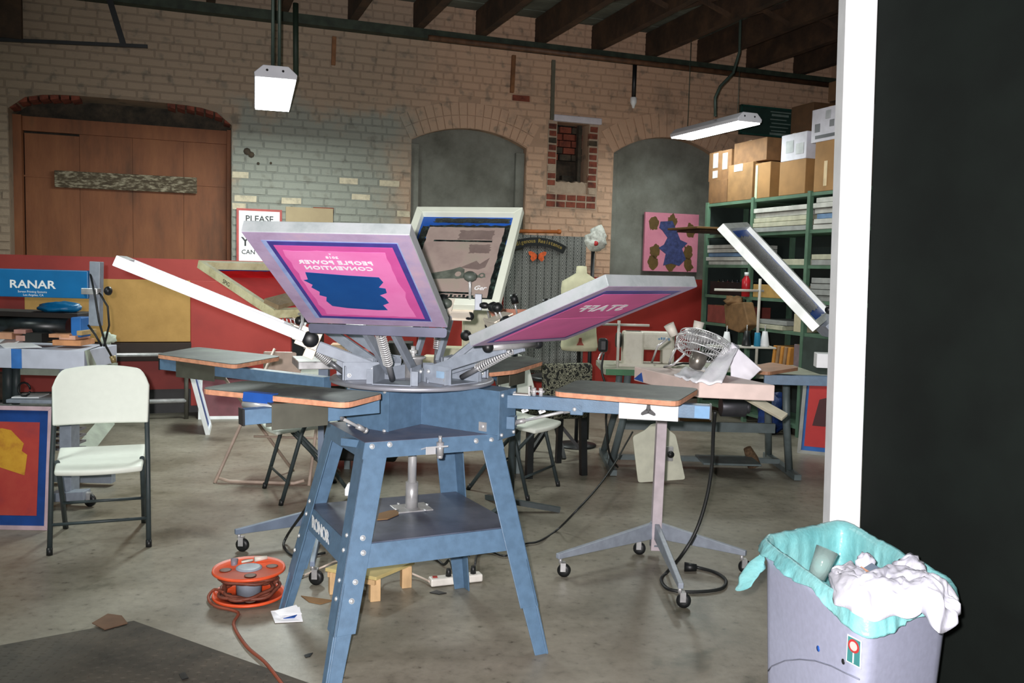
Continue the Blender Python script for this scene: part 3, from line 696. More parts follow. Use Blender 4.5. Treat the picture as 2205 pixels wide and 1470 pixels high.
# index latch on the front rail
lt = pl(935, 965, leg_pt(0, .77), nA); fn = -V(nA).normalized(); fn = fn if fn.dot(CP-lt) > 0 else -fn
rx = (top_[1]-top_[0]).normalized()
q = MB(); q.obox(lt+fn*.03-rx*.01, rx, fn, UP, .09, .055, .006); q.obox(lt+fn*.055-rx*.035-UP*.012, rx, fn, UP, .04, .004, .03); lat = q.build('index_latch', m_chrome, press, bevel=.001)
q = MB(); q.tube(lt+fn*.03+rx*.012-UP*.03, lt+fn*.03+rx*.012+UP*.02, .014, n=12); q.tube(lt+fn*.03+rx*.012+UP*.02, lt+fn*.03+rx*.012+UP*.045, .007); q.tube(lt+fn*.03+rx*.012-UP*.03, lt+fn*.03+rx*.012-UP*.042, .012, n=6); q.build('latch_pin', m_steel, lat)
# hub box: four stub arms under the disc
K, R1, L1 = fl(907, 913, .806), fl(1072, 938, .806), fl(836, 929, .806)
da, db = (L1-K).normalized(), (R1-K).normalized()
R2 = R1-da*.115; Lw = L1-db*.215
HB = [L1, K, R1, R2, R2-db*.22-da*.02, K-da*.3+db*.1, K-da*.42-db*.15, K-da*.2-db*.30, Lw-da*.02, Lw]
q = MB(); q.prism(HB, UP*.175); q.build('hub_box', m_blue, press, bevel=.001)
def endplate(P, Q, z0, z1, pad):
    d = (Q-P).normalized(); n = d.cross(UP); n = n if n.dot(PC*V((1, 1, 0))-P) < 0 else -n; c = (P+Q)/2
    q = MB(); q.obox(V((c.x, c.y, (z0+z1)/2))+n*.004, d, n, UP, (Q-P).length+pad, .006, z1-z0); o = q.build('end_plate', m_blue, press, bevel=.001)
    for e in (0, 1):
        for z in (z0+.018, z1-.018):
            s_ = P if e else Q; pp = V((s_.x, s_.y, z))+(c-s_).normalized()*.012+n*.007; g = MB(); g.tube(pp, pp+n*.006, .008, n=6); dome(g, pp+n*.006, n, .005); g.build('bolt', m_bolt, o)
    return o
endplate(Lw, L1, .79, .982, .01); endplate(R1, R2, .79, .982, .01)
# small square plate on the hub face and the short link bar under the left stub
pp = pl(1040, 918, K, UP.cross(db)); g = MB(); hn = UP.cross(db); hn = hn if hn.dot(CP-pp) > 0 else -hn
g.obox(pp+hn*.002, db, hn, UP, .036, .004, .036); g.build('square_washer', m_steel, press); 
g = MB(); dome(g, pp+hn*.004, hn, .008); g.build('bolt', m_bolt, press)
a, b = fl(737, 944, .8), fl(828, 952, .8); g = MB(); g.bar(V((a.x, a.y, .79)), V((b.x, b.y, .785)), .03, .03); g.build('link_bar', m_blue, press, bevel=.003)
# turntable disc
q = MB(); q.lathe(V((PC.x, PC.y, 0)), [(0, .984), (.325, .984), (.335, .988), (.335, .998), (.328, 1.003), (0, 1.003)], UP, 64); q.build('turntable_disc', blend('machined_aluminium', [(150, 152, 160), (172, 174, 184)], 6, .38, .03, metal=.5), press)
q = MB(); q.lathe(V((PC.x, PC.y, 0)), [(.04, 1.0), (.04, 1.075), (.052, 1.08), (.052, 1.088), (0, 1.088)], UP, 28); hc = q.build('hub_cap', m_steel, press)
q = MB(); q.tube(V((PC.x, PC.y, 1.08)), V((PC.x, PC.y, 1.13)), .009); q.tube(V((PC.x, PC.y, 1.1)), V((PC.x, PC.y, 1.115)), .018, n=6); q.build('hub_bolt', m_chrome, hc)
for k in range(6):
    th = math.radians(200-30+60*k+3); Rv = V((math.cos(th), math.sin(th), 0)); T = V((-math.sin(th), math.cos(th), 0)); c = V((PC.x, PC.y, 1.003))
    q = MB(); q.prism([c+Rv*.05, c+Rv*.05+UP*.055, c+Rv*.12+UP*.05, c+Rv*.20+UP*.012, c+Rv*.20], T*.004); q.build('hub_gusset', m_bluegray, press)
SCR = {'s1': ((-.477, 3.099, 1.246), (.252, -.035, 0), (-.075, -.531, .297)), 's5': ((.031, 3.22, 1.186), (.173, .194, 0), (.427, -.382, .225)),
       's4': ((-.325, 3.923, 1.294), (-.26, .067, 0), (.1, .388, .457)), 's3': ((-.86, 3.967, 1.254), (-.158, -.201, 0), (-.451, .354, .206)),
       's2': ((-.846, 3.449, 1.187), (.084, -.23, 0), (-.594, -.216, .262))}
TK = .038
def scr_axes(k, mode):
    P, t, l = map(V, SCR[k]); ax, d = t.normalized(), l.normalized(); n = d.cross(ax).normalized()
    if n.z < 0: n = -n
    O = P+n*(TK/2 if mode == 'low' else (-TK/2 if mode == 'up' else 0))
    return O, ax, d, n, t.length*2, l.length
m_cream_en = mat('cream_enamel', (222, 212, 196), .4, var=.04)
def knob(q, c, ax, r=.022):
    ax = V(ax).normalized(); q.lathe(c, [(0, -.004), (r*.5, -.004), (r*.85, .004), (r, .014), (r*.92, .026), (r*.55, .034), (0, .036)], ax, 16)
def print_arm(k, mode, ang, ball=False):
    th = math.radians(ang); R_ = V((math.cos(th), math.sin(th), 0)); T = V((-math.sin(th), math.cos(th), 0)); c = V((PC.x, PC.y, 1.003))
    q = MB()
    for s in (-1, 1):
        q.obox(c+R_*.225+T*s*.075+UP*.036, R_, T, UP, .15, .004, .07)
        q.obox(c+R_*.292+T*s*.088+UP*.03, R_, T, UP, .005, .026, .055)
    q.obox(c+R_*.225+UP*.003, R_, T, UP, .15, .15, .004); br = q.build('arm_bracket', m_bluegray, press, bevel=.001)
    for s in (-1, 1):
        for rr, zz in ((.18, .045), (.275, .02)):
            g = MB(); p = c+R_*rr+T*s*.078+UP*zz; g.tube(p, p+T*s*.006, .009, n=6); dome(g, p+T*s*.006, T*s, .006); g.build('bolt', m_bolt, br)
    if k:
        O, ax, d, n, W_, L_ = scr_axes(k, mode); cl = O-d*.035
    else:
        d = (R_*.9+UP*.43).normalized(); ax = T; n = d.cross(ax); n = n if n.z > 0 else -n; cl = V((PC.x, PC.y, 1.05))+d*.40; W_ = .5
    pv = c+R_*.17+UP*.045
    for s in (-1, 1):
        g = MB(); a, b = pv+T*s*.052, cl+ax*s*(1 if ax.dot(T) > 0 else -1)*.052-n*.022
        g.bar(a, b, .016, .042, n); g.build('arm_bar', m_bluegray, press, bevel=.002)
    g = MB(); g.tube(cl-ax*.125-n*.018, cl+ax*.125-n*.018, .014, n=14); g.build('clamp_tube', m_steel, press)
    g = MB(); (g.obox(cl+d*.018-n*(TK/2+.004), ax, d, n, W_*.55, .08, .005) if mode != 'low' else 0); g.obox(cl+d*.018+n*(TK/2+.004), ax, d, n, .13, .09, .006); (g.obox(cl-d*.012, ax, d, n, W_*.55, .006, TK+.012) if mode != 'low' else 0)
    g.build('screen_clamp', m_cream_en, press, bevel=.001)
    for s in (-1, 1):
        g = MB(); g.tube(cl+ax*s*.03+d*.02+n*(TK/2+.005), cl+ax*s*.03+d*.02+n*(TK/2+.04), .005); kn = g.build('clamp_screw', m_chrome, press)
        g = MB(); knob(g, cl+ax*s*.03+d*.02+n*(TK/2+.035), n, .024); g.build('knob', m_black, kn)
        g = MB(); knob(g, cl+ax*s*.122-n*.018, ax*s, .02); g.build('knob', m_black, kn)
    # spring with its rod
    a, b = c+R_*.30+UP*.035, cl-n*.03-d*.02
    g = MB(); g.tube(a, b, .007); g.tube(a-(b-a).normalized()*.02, a+(b-a)*.35, .011, n=12); rd = g.build('spring_rod', mat('dark_steel', (110, 112, 116), .4, .4), press)
    g = MB(); coil(g, a+(b-a)*.30, b, .017, .0028, 15); g.build('spring', m_chrome, press)
    return cl, ax, d, n
A5 = {}
for k, mode, ang in (('s1', 'low', 261), ('s5', 'low', 318.5), ('s4', 'up', 76.5), ('s3', 'up', 140.5), ('s2', 'mid', 200), (None, None, 19)): A5[k] = print_arm(k, mode, ang)
# front-left arm end seen large: side knob and plate of the second screen's clamp
cl, ax, d, n = A5['s2']
g = MB(); sd = ax if ax.dot(CP-cl) > 0 else -ax
g.obox(cl+sd*.155+d*.005, sd, d, n, .006, .085, .075); g.obox(cl+sd*.155-n*.05-d*.02, sd, d, n, .006, .04, .04); pe = g.build('side_plate', m_cream_en, press, bevel=.002)
g = MB(); knob(g, cl+sd*.16, sd, .032); g.build('side_knob', m_black, pe)
g = MB(); g.path([cl+sd*.17+d*.05-n*.02, cl+sd*.17+d*.05+n*.045, cl+sd*.10+d*.055+n*.075, cl+sd*.02+d*.055+n*.07], .006); g.build('toggle_lever', m_steel, press)
for u, v in ((750, 800), ): pass
m_kn = mat('dusty_knob', (84, 92, 84), .5)
for u, v, r in ((1012, 602, .030), (961, 660, .026)):
    c = at(u, v, 3.86); g = MB(); knob(g, c, (0, -.35, 1), r); kp = g.build('clamp_knob', m_kn, press)
    g = MB(); g.tube(c, c+V((.0, .03, -.085)), .006); g.build('clamp_screw', m_chrome, press)
c = at(1030, 650, 3.84); g = MB(); g.box(c, (.03, .03, .07)); g.build('clamp_bracket', m_bluegray, press, bevel=.002)
for u in (1035, 1056): g = MB(); knob(g, at(u, 657, 3.8), (1, -.2, 0), .014); g.build('small_knob', m_black, press)
# label on the right arm bracket
cR = V((PC.x, PC.y, 1.003)); th = math.radians(318.5); R_ = V((math.cos(th), math.sin(th), 0)); T = V((-math.sin(th), math.cos(th), 0))
s = -1; g = MB(); g.obox(cR+R_*.245+T*s*.0785+UP*.038, R_, T, UP, .045, .001, .026); g.build('info_plate', mat('info_plate_blue', (150, 178, 204), .4), press)
# ---------------- platens and their arms
def platen(pts, z, extra=None, name='platen'):
    base = roundpoly([V((p.x, p.y, z-.02)) for p in pts], .045)
    q = MB(); q.prism(base, UP*.0185); p = q.build(name, m_board, press, bevel=.0015)
    c = sum((b for b in base), V((0, 0, 0)))/len(base)
    q = MB(); q.prism([c+(b-c)*.997+UP*.0187 for b in base], UP*.0025); q.build('rubber_top', m_rubber, p)
    return p
def P2(*uv): return [fl(u, v, 1.0) for u, v in uv]
pa = P2((430, 836), (745, 867), (829, 846)); pa.append(pa[0]+(pa[2]-pa[1])*1.0)
pB = P2((1190, 842), (1460, 864), (1506, 836)); pB.append(pB[0]+(pB[2]-pB[1])*.95-(pB[1]-pB[0])*.06)
pC = P2((335, 762), (505, 785), (607, 767), (425, 747)); pD = P2((1040, 803), (1110, 796), (1171, 777), (1135, 766), (985, 778))
plA = platen(pa, 1.0); plB = platen(pB, 1.0); platen(pC, 1.0); platen(pD, 1.0)
g = MB(); 
def sup_arm(p, q_, w=.05, h=.052, cap=True):
    g = MB(); g.bar(p, q_, w, h); o = g.build('platen_arm', m_blue, press, bevel=.002)
    d = (q_-p).normalized(); g = MB(); g.bar(q_-d*.004, q_+d*.003, w+.004, h+.004); g.build('arm_cap', m_black, o); return d
a0_, a1_ = fl(812, 872, .945), fl(520, 897, .935); dA = sup_arm(a0_, a1_)
b0_, b1_ = fl(1086, 862, .935), fl(1530, 886, .935); dB = sup_arm(b0_, b1_)
c0_, c1_ = fl(705, 824, .945), fl(352, 783, .95); dC = sup_arm(c0_, c1_)
d0_ = V((PC.x+.15, PC.y+.3, .945)); dD = sup_arm(d0_, V((.03, 4.45, .945)))
def saddle(c, d, w, h, m, name='platen_bracket', tri=False):
    x = V((d.y, -d.x, 0)); g = MB()
    for s in (-1, 1): g.obox(c+x*s*.033-UP*(h/2-.035), d, x, UP, w, .004, h)
    g.obox(c+UP*.037, d, x, UP, w, .07, .005); o = g.build(name, m, press, bevel=.001)
    s = 1 if x.dot(CP-c) > 0 else -1
    if tri:
        f = c+x*s*.036-UP*(h/2-.035); g = MB()
        for a in (90, 210, 330): 
            r = math.radians(a); v = d*math.cos(r)+UP*math.sin(r); pz = d*-math.sin(r)+UP*math.cos(r)
            g.prism([f+pz*.010, f+v*.028+pz*.005, f+v*.032, f+v*.028-pz*.005, f-pz*.010], x*s*.012)
        g.build('tri_knob', m_black, o)
    return o
tb = (pl(1397, 880, b0_, V((dB.y, -dB.x, 0)))-b0_).dot(dB); saddle(b0_+dB*tb, dB, .225, .075, mat('brushed_plate', (196, 198, 200), .35, .3), tri=True)
ta = (pl(640, 890, a0_, V((dA.y, -dA.x, 0)))-a0_).dot(dA); saddle(a0_+dA*ta, dA, .20, .085, mat('dull_grey_bracket', (84, 84, 74), .5, .3))
tc_ = (pl(432, 792, c0_, V((dC.y, -dC.x, 0)))-c0_).dot(dC); saddle(c0_+dC*tc_, dC, .26, .085, mat('dull_grey_bracket', (84, 84, 74), .5, .3))
saddle(V((0, 4.25, .945)), dD, .16, .08, mat('dull_grey_bracket', (84, 84, 74), .5, .3))
g = MB(); e = plA; tp0, tp1 = pa[0]+(pa[1]-pa[0])*.32, pa[0]+(pa[1]-pa[0])*.52; dd = (tp1-tp0).normalized(); ou = V((dd.y, -dd.x, 0)); ou = ou if ou.dot(CP-tp0) > 0 else -ou
g.hexa([tp0+ou*.008-UP*.028, tp1+ou*.008-UP*.028, tp1+ou*.004-UP*.03, tp0+ou*.004-UP*.03, tp0+ou*.003+UP*.004, tp1+ou*.003+UP*.004, tp1-ou*.03+UP*.004, tp0-ou*.03+UP*.004]); g.build('tape_strip', m_tapeblue, plA)
g = MB(); g.tube((tp0+ou*-.0)-UP*.04, tp1+dd*.02-UP*.042, .013, n=14); g.build('chrome_rod', m_chrome, plA)
def brace(p, q_):
    g = MB(); g.tube(p, q_, .0065, n=10); o = g.build('brace_rod', m_chrome, press); d = (q_-p).normalized()
    for c, s in ((p, 1), (q_, -1)):
        g = MB(); g.tube(c, c+d*s*.035, .011, n=6); g.lathe(c-d*s*.008, [(0, -.008), (.011, -.004), (.012, .004), (0, .01)], d, 10); g.build('rod_nut', m_steel, o)
nb_ = V((dB.y, -dB.x, 0))
p, r_ = pl(1112, 909, b0_, nb_), pl(1232, 882, b0_, nb_); brace(p, r_)
g = MB(); g.obox(r_+UP*.006+dB*.02, dB, nb_, UP, .05, .05, .045); bq = g.build('brace_lug', m_blue, press, bevel=.003)
g = MB(); dome(g, r_+UP*.006+dB*.012+nb_*(.026 if nb_.dot(CP-r_) > 0 else -.026), nb_*(1 if nb_.dot(CP-r_) > 0 else -1), .009); g.build('bolt', m_bolt, bq)
g = MB(); g.obox(p-dB*.02-UP*.0, dB, nb_, UP, .035, .055, .05); g.build('brace_lug', m_blue, press, bevel=.003)
na_ = V((dA.y, -dA.x, 0)); p, r_ = pl(722, 893, a0_, na_), pl(784, 925, a0_+na_*.03, na_); brace(r_, p)
g = MB(); g.obox(p-dA*-.025+UP*.0, dA, na_, UP, .07, .05, .035); g.build('brace_lug', m_blue, press, bevel=.004)
# fine adjusters on the right arm
for u, wv in ((1150, .03), (1165, .02)):
    c = pl(u, 843, b0_, nb_); g = MB(); g.tube(V((c.x, c.y, .955)), V((c.x, c.y, .992)), .008); g.tube(V((c.x, c.y, .975)), V((c.x, c.y, .982)), .016, n=6); g.build('adjuster', m_chrome, press)
c = pl(1125, 843, b0_, nb_); g = MB(); g.obox(V((c.x, c.y, .964)), dB, nb_, UP, .07, .04, .005); g.obox(V((c.x, c.y, .98))+dB*.03, dB, nb_, UP, .005, .04, .035); g.build('adjuster_bracket', m_chrome, press)
for u, v in ((1130, 892), (1167, 892)): c = pl(u, v, b0_, nb_); g = MB(); g.tube(V((c.x, c.y, .90)), V((c.x, c.y, .93)), .006); g.bar(V((c.x-.012, c.y, .895)), V((c.x+.012, c.y, .905)), .004, .014); g.build('wing_nut', m_chrome, press)
g = MB(); c = fl(1520, 886, .935); g.obox(b1_-dB*.03+nb_*(.0265 if nb_.dot(CP-b1_) > 0 else -.0265), dB, nb_, UP, .06, .0008, .045); g.build('tape_strip', mat('pale_blue_tape', (104, 150, 190), .5), press)
# ================================================================ SCREENS
def screen(k, mode, label, name='print_screen', rail_m=None, rw=.036, axes=None):
    O, ax, d, n, W_, L_ = axes or scr_axes(k, mode)
    t = thing(name, label, 'printing screen', O, None)
    X = -ax
    def lp(x, y, z=0): return O+X*x+d*y+n*z
    h = W_/2
    for pts in ([(-h, 0), (h, 0), (h-rw, rw), (-h+rw, rw)], [(-h, L_), (h, L_), (h-rw, L_-rw), (-h+rw, L_-rw)], [(-h, 0), (-h, L_), (-h+rw, L_-rw), (-h+rw, rw)], [(h, 0), (h, L_), (h-rw, L_-rw), (h-rw, rw)]):
        q = MB(); q.prism([lp(x, y, -TK/2) for x, y in pts], n*TK); q.build('frame_rail', rail_m or m_alu, t, bevel=.002)
    return t, lp, h, L_, X, d, n
def sheet(t, lp, pts, z, th, m, name):
    q = MB(); a = lp(0, 0, z); b = lp(0, 0, z+th); q.prism([lp(x, y, z) for x, y in pts], b-a); return q.build(name, m, t)
def rect(x0, x1, y0, y1): return [(x0, y0), (x1, y0), (x1, y1), (x0, y1)]
m_purple = blend('purple_blocked_mesh', [(56, 50, 120), (76, 66, 150)], 10, .4, .03)
m_pink = blend('pink_emulsion', [(202, 84, 152), (218, 98, 166), (224, 108, 172)], 6, .5, .03)
m_pinkl = blend('light_pink_emulsion', [(222, 112, 174), (230, 130, 188)], 8, .5, .02)
m_pinkd = blend('dark_pink_smear', [(196, 78, 148), (208, 88, 158)], 9, .5, .02)
m_meshgrey = blend('mesh_on_frame', [(150, 128, 156), (168, 150, 178), (190, 160, 176)], 6, .5, .03)
m_lightblue = blend('pale_blue_residue', [(120, 140, 190), (160, 176, 214)], 12, .4, .02)
# 1: large pink screen facing the camera
t, lp, h, L_, X, d, n = screen('s1', 'low', 'raised screen with pink and blue print, facing the camera at the centre of the press')
zb = -TK/2
sheet(t, lp, rect(-h+.002, h-.002, .002, L_-.002), zb-.0008, .0007, m_meshgrey, 'mesh_fabric')
ix, iy0, iy1 = h-.045, .045, L_-.045
sheet(t, lp, rect(-ix, ix, iy0, iy1), zb-.0014, .0005, m_lightblue, 'mesh_fabric')
sheet(t, lp, rect(-ix+.004, ix-.016, iy0+.004, iy1-.004), zb-.0020, .0005, m_purple, 'blocked_border')
sheet(t, lp, rect(-ix+.022, ix-.03, iy0+.022, iy1-.026), zb-.0026, .0005, m_pinkd, 'emulsion')
random.seed(3)
def ragged(x0, x1, y0, y1, j, n=12):
    P = []
    for i in range(n): P.append((x0+(x1-x0)*i/n+random.uniform(-j, j)*.3, y0+random.uniform(-j, j)*.4))
    for i in range(n): P.append((x1+random.uniform(-j, j), y0+(y1-y0)*i/n))
    for i in range(n): P.append((x1-(x1-x0)*i/n, y1+random.uniform(-j, j)*.4))
    for i in range(n): P.append((x0+random.uniform(-j, j), y1-(y1-y0)*i/n))
    return P
sheet(t, lp, ragged(-ix+.05, ix-.05, iy0+.036, iy1-.055, .006), zb-.0031, .0004, m_pinkl, 'emulsion')
sheet(t, lp, [(x*1.03+.026, .135+(y-.125)*1.2) for x, y in [(-.122, .312), (-.02, .318), (.105, .33), (.112, .29), (.128, .285), (.108, .26), (.118, .245), (.100, .22), (.108, .20), (.088, .19), (.098, .165), (.088, .135), (.04, .125), (-.06, .118), (-.095, .12), (-.088, .15), (-.112, .165), (-.108, .19), (-.095, .21), (-.122, .225), (-.125, .25), (-.105, .255), (-.128, .285)]], zb-.0037, .0005, blend('deep_blue_film', [(14, 66, 130), (22, 78, 144)], 6, .35, .02), 'blue_film')
for txt, y, sz, x in (('PEOPLE POWER', .437, .0305, .020), ('CONVENTION', .402, .0305, .020), ('2018', .472, .018, .022), ('v', .495, .013, .022)):
    q = text_mb(txt, sz, lp(x-.005, y, zb-.0042), X, d, .0004, bold=.035, spacing=1.12); q.build('lettering', m_white, t)
# hanging grey angle under the hub end of screen 1
O, ax, dd, nn, W_, LL = scr_axes('s1', 'low')
q = MB(); q.prism(roundpoly([O-ax*(W_/2-.002)-dd*.002-nn*.021, O+ax*(W_/2-.002)-dd*.002-nn*.021, O+ax*(W_/2-.004)-dd*.018-nn*.05, O-ax*(W_/2-.004)-dd*.018-nn*.05], .012), dd*-.003); q.build('angle_strip', mat('grey_angle', (96, 98, 116), .4, .4), press)
# 2: pink STAFF screen
t, lp, h, L_, X, d, n = screen('s5', 'low', 'tilted screen with pink print, rising over the right-hand platen')
sheet(t, lp, rect(-h+.002, h-.002, .002, L_-.002), zb-.0008, .0007, m_meshgrey, 'mesh_fabric')
ix, iy0, iy1 = h-.042, .038, L_-.042
sheet(t, lp, rect(-ix, ix, iy0, iy1), zb-.0014, .0005, m_purple, 'blocked_border')
sheet(t, lp, rect(-ix+.020, ix-.026, iy0+.012, iy1-.03), zb-.0020, .0005, mat('pink_emulsion_deep', (216, 96, 156), .5, var=.07, scale=5), 'emulsion')
sheet(t, lp, rect(-ix+.03, ix-.036, .07, .30), zb-.0025, .0004, mat('pink_emulsion_mid', (220, 104, 162), .5, var=.05, scale=6), 'emulsion')
q = text_mb('STAFF', .088, lp(.005, .375, zb-.0030), X, d, .0004, bold=.025, shear=.35, spacing=1.1); q.build('lettering', m_white, t)
# 3: black-inked car screen facing away, seen from its ink side
t, lp, h, L_, X, d, n = screen('s4', 'up', 'white-framed screen with grey race-car stencil and black ink, at the back of the press', rail_m=mat('white_green_frame', (232, 238, 222), .5, var=.02))
sheet(t, lp, rect(-h+.03, h-.03, .03, L_-.03), -TK/2+.002, .001, mat('strong_blue_filler', (24, 84, 176), .4, var=.12, scale=8), 'mesh_fabric')
random.seed(5); z0 = -TK/2+.003
m_ink = blend('black_ink', [(14, 18, 20), (34, 42, 40), (70, 92, 84)], 30, .25, .3, stops=[.4, .55, .72])
sheet(t, lp, ragged(-h+.075, h-.04, .04, L_-.09, .012, 24), z0, .001, m_ink, 'ink')
sheet(t, lp, ragged(-h+.10, h-.06, L_-.075, L_-.045, .008, 16), z0, .001, m_ink, 'ink')
m_sten = blend('greyish_pink_stencil', [(150, 132, 126), (166, 148, 140), (158, 150, 136)], 7, .5, .05)
sheet(t, lp, ragged(-h+.085, h-.075, .07, L_-.105, .003, 20), z0+.0012, .0008, m_sten, 'stencil')
zz = z0+.0021; m_car = mat('grey_green_stencil_print', (98, 104, 94), .6, var=.15, scale=30)
sheet(t, lp, ragged(-.14, .15, L_-.20, L_-.19, .002, 10), zz, .0004, m_ink, 'ink')
sheet(t, lp, [(-.155, .185), (-.13, .20), (-.05, .22), (0, .235), (.03, .25), (.055, .235), (.06, .205), (.16, .20), (.165, .19), (.05, .18), (-.12, .17), (-.155, .165)], zz, .0004, m_car, 'stencil_print')
for x, y, r in ((-.13, .185, .022), (.03, .205, .030), (.145, .20, .016)):
    sheet(t, lp, [(x+r*math.cos(a), y+r*math.sin(a)) for a in [i*math.pi/8 for i in range(16)]], zz+.0005, .0004, m_car, 'stencil_print')
    sheet(t, lp, [(x+r*.5*math.cos(a), y+r*.5*math.sin(a)) for a in [i*math.pi/8 for i in range(16)]], zz+.001, .0004, m_sten, 'stencil_print')
sheet(t, lp, rect(-.14, .12, .088, .098), zz, .0004, m_ink, 'ink')
sheet(t, lp, ragged(-h+.045, -h+.085, .12, L_-.10, .007, 20), z0+.0008, .001, m_ink, 'ink')
m_wash = blend('ink_wash', [(112, 96, 92), (132, 116, 110)], 14, .6, .05)
sheet(t, lp, ragged(-.02, .15, L_-.185, L_-.125, .006, 12), zz, .0003, m_wash, 'ink_wash'); sheet(t, lp, ragged(.05, .15, L_-.27, L_-.215, .008, 12), zz, .0003, m_wash, 'ink_wash')
sheet(t, lp, [(.03, .245), (.10, .29), (.12, .27), (.16, .31), (.15, .25), (.12, .235)], zz, .0003, m_wash, 'stencil_print')
for k in range(14): sheet(t, lp, rect(-.14+k*.02, -.128+k*.02, .070, .078+.003*(k % 3)), zz, .0004, m_ink, 'ink')
q = text_mb('Ger', .035, lp(.15, .115, zz), X, d, .0004, shear=.3, bold=.02); q.build('lettering', m_white, t)
# 4: wooden framed red screen
m_wf = blend('stained_wood_frame', [(150, 142, 104), (188, 184, 146), (204, 204, 168)], 9, .7, .2)
t, lp, h, L_, X, d, n = screen('s3', 'up', 'wooden-framed screen of red ink, left behind the large pink screen', rail_m=m_wf, rw=.028)
sheet(t, lp, rect(-h+.02, h-.02, .02, L_-.02), -TK/2+.002, .001, mat('red_translucent_mesh', (190, 56, 56), .9, var=.1, scale=6, spec=.05), 'mesh_fabric')
sheet(t, lp, rect(-h+.03, h-.03, L_-.085, L_-.03), -TK/2+.003, .001, mat('navy_filler', (44, 58, 130), .8, var=.1, spec=.1), 'blocked_border')
random.seed(8); sheet(t, lp, ragged(-h+.075, h-.06, L_-.13, L_-.05, .01, 14), -TK/2+.004, .002, mat('bright_red_ink', (190, 20, 26), .8, var=.1, spec=.05), 'ink')
q = text_mb('SPIG', .028, lp(-h-.0008, L_*.60, -.009), -d, n, .0004, bold=.0); bmesh.ops.translate(q.bm, verts=q.bm.verts, vec=-X*.0006); q.build('lettering', m_black, t)
q = MB(); a = lp(-h-.005, .02, .03); q.bar(lp(-h+.0, .03, .035), lp(-h+.26, .10, .055), .08, .02, n); q.build('wood_block', blend('weathered_block', [(104, 88, 62), (140, 122, 94)], 10, .8, .3), t)
# 5: white screen seen edge-on
t, lp, h, L_, X, d, n = screen('s2', 'mid', 'white-framed screen seen edge-on, rising to the left of the press', rail_m=mat('bright_white_frame', (240, 240, 246), .45, var=.02))
sheet(t, lp, rect(-h+.03, h-.03, .03, L_-.03), zb+.001, .001, m_lightblue, 'mesh_fabric')
# ================================================================ FURNITURE AND THINGS
m_oli = mat('dull_grey_bracket', (84, 84, 74))
# ---- folding chairs
def folding_chair(loc, yaw, label, m_seat, m_leg, group=None):
    """seat faces local -Y; loc is the floor point between the front feet"""
    a = math.radians(yaw); R_ = M.Rotation(a, 3, 'Z'); L0 = V(loc); t = thing('folding_chair', label, 'chair', L0, group)
    T = lambda x, y, z: L0+R_ @ V((x, y, z))
    hw = .225
    for s in (-1, 1):   # front leg and back upright are one tube
        q = MB(); q.path([T(s*hw, 0, .0), T(s*hw*.985, .12, .42), T(s*hw*.97, .20, .60), T(s*hw*.97, .27, .80)], .0125, 10); lg = q.build('leg', m_leg, t)
        q = MB(); q.tube(T(s*hw, -.001, 0), T(s*hw, .006, .035), .0145, n=10); q.build('foot_cap', m_black, lg)
        q = MB(); q.path([T(s*(hw-.03), .46, 0), T(s*(hw-.03), .30, .22), T(s*(hw-.03), .10, .44)], .0125, 10); lg = q.build('leg', m_leg, t)
        q = MB(); q.tube(T(s*(hw-.03), .461, 0), T(s*(hw-.03), .44, .035), .0145, n=10); q.build('foot_cap', m_black, lg)
    for (y, z, w_) in ((.038, .14, hw), (.32, .175, hw-.03)):
        q = MB(); q.tube(T(-w_, y, z), T(w_, y, z), .008); q.build('stretcher', m_leg, t)
    def seat(u, v):
        x = (u-.5)*2; y = v; ww = hw*(.88+.05*y); yy = -.02-.03*(1-x*x)*(1-y)+y*.38
        return T(x*ww, yy, .435-.012*(1-x*x)*math.sin(y*math.pi)+.03*y*y-.012*(1-y)**6)
    q = MB(); q.grid(seat, 14, 10); o = q.build('seat', m_seat, t, solid=-.03); b = o.modifiers.new('b', 'BEVEL'); b.width = .01; b.segments = 2; b.limit_method = 'ANGLE'
    def back(u, v):
        x = (u-.5)*2; top = .895-.028*x*x-.075*max(0, (abs(x)-.72)/.28)**2.6; z = .605+(top-.605)*v
        return T(x*hw*(1.0+.03*v), .195+.09*(z-.6)/.25+.03*(1-x*x), z)
    q = MB(); q.grid(back, 32, 8); o = q.build('backrest', m_seat, t, solid=.02); b = o.modifiers.new('b', 'BEVEL'); b.width = .006; b.segments = 2; b.limit_method = 'ANGLE'
    return t
f1, f2 = fl(107, 1195), fl(320, 1177); yw = math.degrees(math.atan2((f2-f1).y, (f2-f1).x))
folding_chair((f1+f2)/2, yw, 'white plastic folding chair with dark legs, standing alone at the left', m_plastic, m_darkleg)
f1, f2 = fl(516, 1062), fl(551, 1096)
folding_chair((f1+f2)/2+V((.12, .12, 0)), 116-180+2, 'white folding chair with dark legs under the front-left print platen', m_plastic, m_darkleg)
f1, f2 = fl(1232, 1080), fl(1176, 1046)
folding_chair((f1+f2)/2+V((-.1, .0, 0)), 62, 'white folding chair with dark legs just right of the press legs', m_plastic, m_darkleg)
